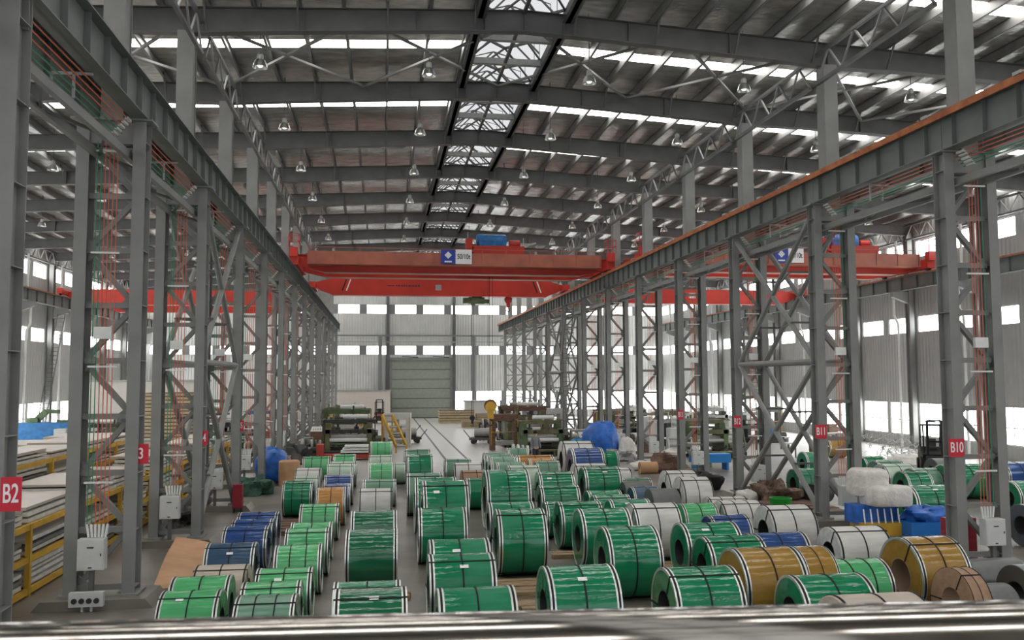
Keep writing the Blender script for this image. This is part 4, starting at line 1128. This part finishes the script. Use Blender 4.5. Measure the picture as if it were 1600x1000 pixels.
for zone, pts in (('left of the far aisle', ((-4.15,50.0),(-4.15,51.9),(.9,55.0),(-4.3,58.6),(.6,58.6),(-3.2,65.2),(-2.2,68.5),(-3,73))),
                  ('right of the far aisle', ((7.3,45.2),(7.2,51.7),(11.7,49.4),(11.9,51.6),(12.0,55.5),(7.4,59.6),(11.9,60.8),(12.0,64.5),(9.6,67.5),(10.5,71.5),(9.0,74.5))),
                  ('between the right columns and machines', ((15.2,40.0),(15.4,43.6),(15.3,48.5),(15.5,54.0),(15.3,58.4),(16.2,63.0),(21.9,52.0),(23.0,58.5),(27.0,49.5),(28.0,60.0),(21.5,40.5))),
                  ('behind the left columns', ((-7.3,47.5),(-7.6,50.6),(-8.0,54.0),(-7.4,60.0),(-12.5,48.0),(-13.5,56.5),(-7.8,65.5)))):
    for k, (x, y) in enumerate(pts):
        kd = ks[(eq*3+k) % 5]; eq += 1
        equip(kd, x, y, random.Random(eq).uniform(-.25,.25), (olive,dark,olive2,boxm,wood_r,steel_d)[eq % 6], '%s %s %s, %s from the camera' % (('olive','dark','green','pale grey','brown','mid grey')[eq % 6], KN[kd], zone, ORD[k]))
# conveyor in front of the left machine, with bright sheets and a red base
t = thing('feed_table', 'low red feed table carrying bright sheets before the left slitting machine', 'table', (-1.7, 46.9, 0))
q = MB(); q.box(-1.7,1.2,-.4,.4,.1,.32); part('red_base', q, signred if False else mat('machine_red', (.42,.05,.03), .5), t)
q = MB(); q.box(-1.75,-1.4,-.45,.45,0,.85); part('red_upright', q, bpy.data.materials['machine_red'], t)
for k in range(3):
    q = MB(); q.box(-.5+.1*k,.95,-.4,.4,.40+.14*k,.50+.14*k); part('bright_sheet', q, white, t)
q = MB(); q.box(-.5,.95,-.3,.3,.32,.40); part('spacer', q, dark, t)
# inclined yellow conveyor
t = thing('inclined_conveyor', 'yellow inclined conveyor right of the left slitting machine', 'conveyor', (.55, 52.5, 0))
for s in (-.3,.3):
    q = MB(); q.bar((s-.3,0,2.1),(s+.5,-1.8,.4),.1,.22); part('side_beam', q, yell, t); q = MB(); q.bar((s-.3,0,0),(s-.3,0,2.1),.1,.1); part('leg', q, yell, t)
    q = MB(); q.bar((s+.5,-1.8,0),(s+.5,-1.8,.4),.1,.1); part('leg', q, yell, t)
for k in range(6):
    q = MB(); u = k/5; q.tube((-.6+.8*u,-1.8*u,2.1-1.7*u),(0+.8*u,-1.8*u,2.1-1.7*u),.06,8); part('roller', q, steel_l, t)
# carts, rolls, pallets of boxes along the aisle
def cart(x, y, rz, label, mtl):
    t = thing('floor_cart', label, 'cart', (x, y, 0), rz, 'floor carts')
    q = MB(); q.box(-.8,.8,-.5,.5,.25,.42); part('deck', q, mtl, t)
    for sx in (-.55,.55):
        for sy in (-.42,.42):
            q = MB(); q.lathe([(0,-.05),(.16,-.05),(.16,.05),(0,.05)],'y',12,(sx,sy,.16)); part('wheel', q, dark, t)
    q = MB(); q.lathe([(.1,-.5),(.3,-.5),(.3,.5),(.1,.5)],'x',16,(0,0,.72),True); part('load', q, steel_l, t, True)
    q = MB(); q.bar((.8,0,.35),(1.25,0,.9),.05,.05); part('handle', q, dark, t)
cart(1.7, 58.5, .1, 'dark floor cart with a steel roll left of the cart rails', dark)
cart(1.5, 64.0, 0, 'brown floor cart farther back left of the rails', wood_r)
cart(6.5, 57.0, 2.9, 'grey trolley with wheels standing right of the cart rails', steel_d)
def crate(x, y, z, w, l, h, mtl, label, grp=None, rz=0, n=5):
    t = thing('slatted_crate', label, 'crate', (x, y, z), rz, grp)
    q = MB(); q.box(-w/2+.02,w/2-.02,-l/2+.02,l/2-.02,.02,h-.02); part('core', q, wood_r, t)
    for k in range(n):
        q = MB(); z0 = h*k/n; q.box(-w/2,w/2,-l/2,l/2,z0+.01,z0+h/n*.72); part('slat', q, mtl, t)
straw = mat('straw_coloured_boards', (.46,.38,.24), .8, var=.2, vscale=3, stretch=(1,1,8))
crate(7.1, 85, 0, 3.4, 2.2, 1.25, straw, 'big straw coloured stack of boards right of the far door', 'board stacks')
crate(10.0, 84, 0, 2.0, 2.0, .9, straw, 'smaller straw coloured stack of boards near the yellow hook', 'board stacks')
crate(8.0, 76.5, 0, 2.2, 1.4, .6, straw, 'low straw coloured bundle of boards on the aisle floor', 'board stacks')
crate(-11.6, 50.5, 0, 2.4, 2.4, 3.6, straw, 'tall stack of straw coloured boards behind the left column bracing', 'board stacks', 0, 18)
crate(-5.3, 43.6, 0, 1.6, 1.2, .55, steel_l, 'stack of pale boards left of the far left coils', 'board stacks')
# worker and post
def worker(x, y, rz, label):
    t = thing('person', label, 'person', (x, y, 0), rz)
    me = bpy.data.meshes.new('body')
    V = [(0,0,.92),(0,0,1.15),(0,.0,1.38),(0,0,1.46),(0,-.01,1.54),(0,-.01,1.64),(.17,0,1.36),(.24,.0,1.1),(.22,-.12,.9),(-.17,0,1.36),(-.24,0,1.1),(-.22,-.1,.88),(.1,0,.86),(.11,0,.48),(.11,.02,.09),(.11,-.12,.04),(-.1,0,.86),(-.11,-.03,.48),(-.11,.0,.09),(-.11,-.13,.04)]
    E = [(0,1),(1,2),(2,3),(3,4),(4,5),(2,6),(6,7),(7,8),(2,9),(9,10),(10,11),(0,12),(12,13),(13,14),(14,15),(0,16),(16,17),(17,18),(18,19)]
    R = [.15,.15,.16,.06,.09,.085,.075,.055,.04,.075,.055,.04,.09,.07,.05,.045,.09,.07,.05,.045]
    me.from_pydata(V, E, []); o = link('body', me, t)
    md = o.modifiers.new('skin', 'SKIN'); sv = me.skin_vertices[0].data
    for i, r in enumerate(R): sv[i].radius = (r, r*.75 if i in (0,1,2) else r)
    sv[0].use_root = True
    o.modifiers.new('sub', 'SUBSURF').levels = 1
    o.modifiers['sub'].render_levels = 1
    dg = bpy.context.evaluated_depsgraph_get(); dg.update()
    m2 = bpy.data.meshes.new_from_object(o.evaluated_get(dg)); o.modifiers.clear(); o.data = m2
    m2.materials.clear()
    for mm in (mat('work_jacket', (.20,.21,.22), .8), mat('dark_trousers', (.03,.03,.04), .8), mat('skin', (.55,.34,.25), .6), black): m2.materials.append(mm)
    for p in m2.polygons:
        c = p.center; p.use_smooth = True
        p.material_index = 2 if c.z > 1.47 else (3 if c.z < .09 else 1 if c.z < .9 and abs(c.x) < .19 else 2 if c.z < .93 else 0)
    q = MB(); q.lathe([(0,1.76),(.05,1.755),(.10,1.70),(.108,1.62),(.10,1.60)],'z',14,(0,.0,0)); part('hair', q, black, t, True)
worker(7.35, 41.6, .4, 'worker in grey jacket and dark trousers standing behind the green coils')

# ------------------------------------------------------------------ left bay: racks with sheet packs
sheet_w = mat('white_sheet_edges', (.62,.60,.56), .5, var=.1, vscale=6)
sheet_t = mat('film_covered_sheets', (.46,.40,.34), .34, .0, var=.1, vscale=1, bump=.15, bscale=3)
sheet_g = mat('grey_sheet_pack', (.22,.22,.22), .4, .4, var=.1)
def rack(x0, x1, ya, yb, levels, label, seed, dz):
    r = random.Random(seed)
    t = thing('sheet_rack', label, 'rack', (x0, ya, 0), 0, 'yellow sheet racks')
    L = yb-ya; n = int(L/3); zt = levels[-1]
    for i in range(n+1):
        for xx in (0, x1-x0):
            q = MB(); q.box(xx-.05,xx+.05,i*3-.05,i*3+.05,0,zt); part('post', q, yell, t)
        for z in levels:
            q = MB(); q.box(0,x1-x0,i*3-.04,i*3+.04,z-.10,z-.02); part('cross_bearer', q, yell, t)
    for z in levels:
        for xx in (0, x1-x0):
            for i in range(n):
                q = MB(); q.box(xx-.03,xx+.03,i*3+.05,i*3+2.95,z-.12,z); part('long_beam', q, yell, t)
    k = 0
    for z in levels:
        for i in range(n):
            nl = r.randint(2,4); zz = z+.002; last = z == zt
            for j in range(nl):
                h = r.uniform(.05,.10); off = r.uniform(-.12,.12)
                if zz+h > z+dz-.16 and not last: break
                k += 1
                q = MB(); q.box(.08+off,x1-x0-.08+off*.3,.1,2.85,0,h)
                o = solid('sheet_pack', q, (sheet_w,sheet_w,sheet_w,sheet_g)[r.randint(0,3)] if not last else (sheet_t if j == nl-1 else sheet_w), 'flat sheet pack, %s layer, %s section, %s level, %s' % (ORD[j], ORD[i], ORD[levels.index(z)], RL[seed]), 'sheets', 'sheet packs in racks', False, (x0 if x1 > x0 else x0, ya+i*3, zz))
                zz += h+.0
                if j < nl-1:
                    q = MB(); q.box(.2,x1-x0-.2,.4,.5,0,.04); q.box(.2,x1-x0-.2,2.4,2.5,0,.04); part('batten', q, wood, o).location.z = h
                    zz += .042
RL = {1: 'the near yellow rack', 2: 'the yellow rack behind', 3: 'the far yellow rack', 4: 'the outermost yellow rack'}
rack(-8.55, -6.95, 12.6, 27.6, (.16,.78,1.42), 'low yellow rack full of sheet packs beside the left columns', 1, .62)
rack(-11.3, -9.4, 17.6, 35.6, (.16,.8,1.5,2.05), 'taller yellow rack behind the near rack in the left bay', 2, .6)
rack(-8.6, -7.0, 29.0, 44.0, (.16,.8,1.4), 'far yellow rack beside the left columns', 3, .6)
rack(-14.6, -12.6, 24.6, 42.6, (.16,.8,1.5), 'outermost yellow rack in the left bay', 4, .6)
# slabs leaning by the near column
for k in range(3):
    q = MB(); q.box(-.03,.03,-.25,.25,0,1.1)
    o = solid('leaning_strip', q, sheet_w, '%s pale strip leaning against the near rack' % ORD[k], 'strip', 'leaning strips', False, (-6.62+.09*k, 15.4+.2*k, 0)); o.rotation_euler = (0,-.25,.1*k)
# scrap and hoses under the left columns
heap('scrap_heap', -6.0, 24.0+3.2, (.5,.9,.3), mat('dark_floor_scrap', (.07,.065,.06), .7, .3, var=.5, vscale=8, bump=.8, bscale=12), 'dark scrap heap between the left columns', 'heap', 51, .3)
heap('scrap_heap', -4.5, 45.6, (.7,.8,.45), dark, 'dark machine scrap pile at the left edge of the slitting machine', 'heap', 52, .3)
t = thing('fire_cabinet', 'dark red cabinet beside the fourth left column', 'cabinet', (-4.62, 29.1, 0))
q = MB(); q.box(-.15,.15,-.12,.12,.15,.90); part('body', q, mat('cabinet_red', (.28,.015,.03), .45), t)
q = MB(); q.box(-.14,.14,-.135,-.12,.17,.88); part('door', q, bpy.data.materials['cabinet_red'], t)
q = MB(); q.box(-.14,-.10,-.1,.1,0,.15); q.box(.10,.14,-.1,.1,0,.15); part('foot', q, dark, t)
t = thing('fire_cabinet', 'dark red cabinet behind the B10 column', 'cabinet', (XR+.05, Y0+.75, 0))
q = MB(); q.box(-.35,.35,-.15,.15,.1,1.0); part('body', q, bpy.data.materials['cabinet_red'], t)
q = MB(); q.box(-.33,.33,-.165,-.15,.12,.55); q.box(-.33,.33,-.165,-.15,.58,.98); part('door', q, bpy.data.materials['cabinet_red'], t)
# offices
def office(x0, x1, y, depth, h, label, wins, mtl):
    t = thing('office_cabin', label, 'cabin', ((x0+x1)/2, y, 0)); w = (x1-x0)/2
    q = MB(); q.box(-w,w,0,depth,0,h); part('wall', q, mtl, t)
    q = MB(); q.box(-w-.1,w+.1,-.1,depth+.1,h,h+.14); part('roof', q, steel_l, t)
    for a, b, z0, z1 in wins:
        q = MB(); q.box(a-w,b-w,-.03,.0,z0,z1); f = part('window_frame', q, steel_d, t)
        q = MB(); q.box(a-w+.06,b-w-.06,-.04,-.03,z0+.06,z1-.06); part('pane', q, mat('dark_office_glass', (.08,.10,.10), .1), f)
cream = mat('cream_white_panel', (.66,.61,.56), .55, var=.03)
office(-19.6, -12.4, 60.0, 5.0, 4.15, 'white two window office cabin in the left bay', ((1.2,2.9,.7,1.9),(3.3,5.0,.7,1.9)), cream)
office(-5.05, .75, 92.6, 1.9, 3.0, 'cream white partition cabin left of the far shutter door', (), cream)
office(8.4, 10.9, 88.0, 2.4, 1.9, 'pale grey box cabinet right of the far door', (), boxm)
t = thing('blue_machine', 'blue cabinet machine under the left wall windows', 'machine', (-21.0, 58.0, 0))
q = MB(); q.box(-1.6,1.6,-.6,.6,.5,1.65); part('blue_housing', q, bluep, t)
q = MB(); q.box(-1.4,1.4,-.5,.5,0,.5); q.box(-1.9,-1.6,-.3,.3,0,1.0); part('base', q, dark, t)
q = MB(); q.bar((-.6,0,1.65),(.1,0,2.35),.3,.35); q.bar((.1,0,2.35),(.9,0,2.3),.2,.25); q.box(-.9,-.3,-.3,.3,1.65,1.95); q.box(.8,2.0,-.2,.2,1.65,1.8); part('arm', q, olive2, t)
# tables and clutter in the right bay near its wall
for k, (x, y) in enumerate(((21.0,44.0),(22.8,48.5),(17.0,49.0),(28.5,52.0))):
    t = thing('work_table', 'steel work table in the right bay, %s from the camera' % ORD[k], 'table', (x, y, 0), .1*k, 'right bay work tables')
    q = MB(); q.box(-.9,.9,-.45,.45,.72,.78); part('top', q, boxm, t)
    for sx in (-.82,.82):
        for sy in (-.38,.38):
            q = MB(); q.box(sx-.03,sx+.03,sy-.03,sy+.03,0,.72); part('leg', q, steel_d, t)
    q = MB(); q.box(-.4,.3,-.2,.2,.78,1.1+.2*(k%2)); o = solid('tool_box', q, (dark,bluep,boxm,wood_r)[k], '%s tool box on the %s right bay table' % (('black','blue','grey','brown')[k], ORD[k]), 'box', None, False, (x, y, 0), .1*k)
q = MB(); q.box(-.9,.9,-.35,.35,.35,.75); q.box(-.8,-.7,-.3,.3,0,.35); q.box(.7,.8,-.3,.3,0,.35)
solid('blue_trough', q, mat('sky_blue_plastic', (.02,.22,.60), .4), 'sky blue trough standing behind the fourth right column', 'trough', None, False, (15.1,38.7,0))
# ------------------------------------------------------------------ viewing platform and handrail
t = thing('viewing_platform', 'raised steel platform the picture is taken from', 'platform', (0, -1.2, 0))
q = MB(); q.box(-4,4,-1.6,1.75,2.9,3.0); part('deck', q, steel_d, t)
for x in (-3.8, 3.8):
    for y in (-1.4, 1.5):
        q = MB(); q.box(x-.1,x+.1,y-.1,y+.1,0,2.9); part('support', q, steel, t)
t = thing('handrail', 'polished stainless steel handrail crossing the bottom of the picture', 'handrail', (0, .5, 3.0))
a_ = Vector((-2.5, .1+.2, 1.04)); b_ = Vector((2.5, .1-.2, 1.04))
q = MB(); q.tube(a_, b_, .0635, 48); part('tube', q, chrome, t, True)
for u in (.08, .92):
    p = a_.lerp(b_, u); q = MB(); q.tube((p.x,p.y,0),(p.x,p.y,p.z-.05),.03,16); part('post', q, chrome, t, True)
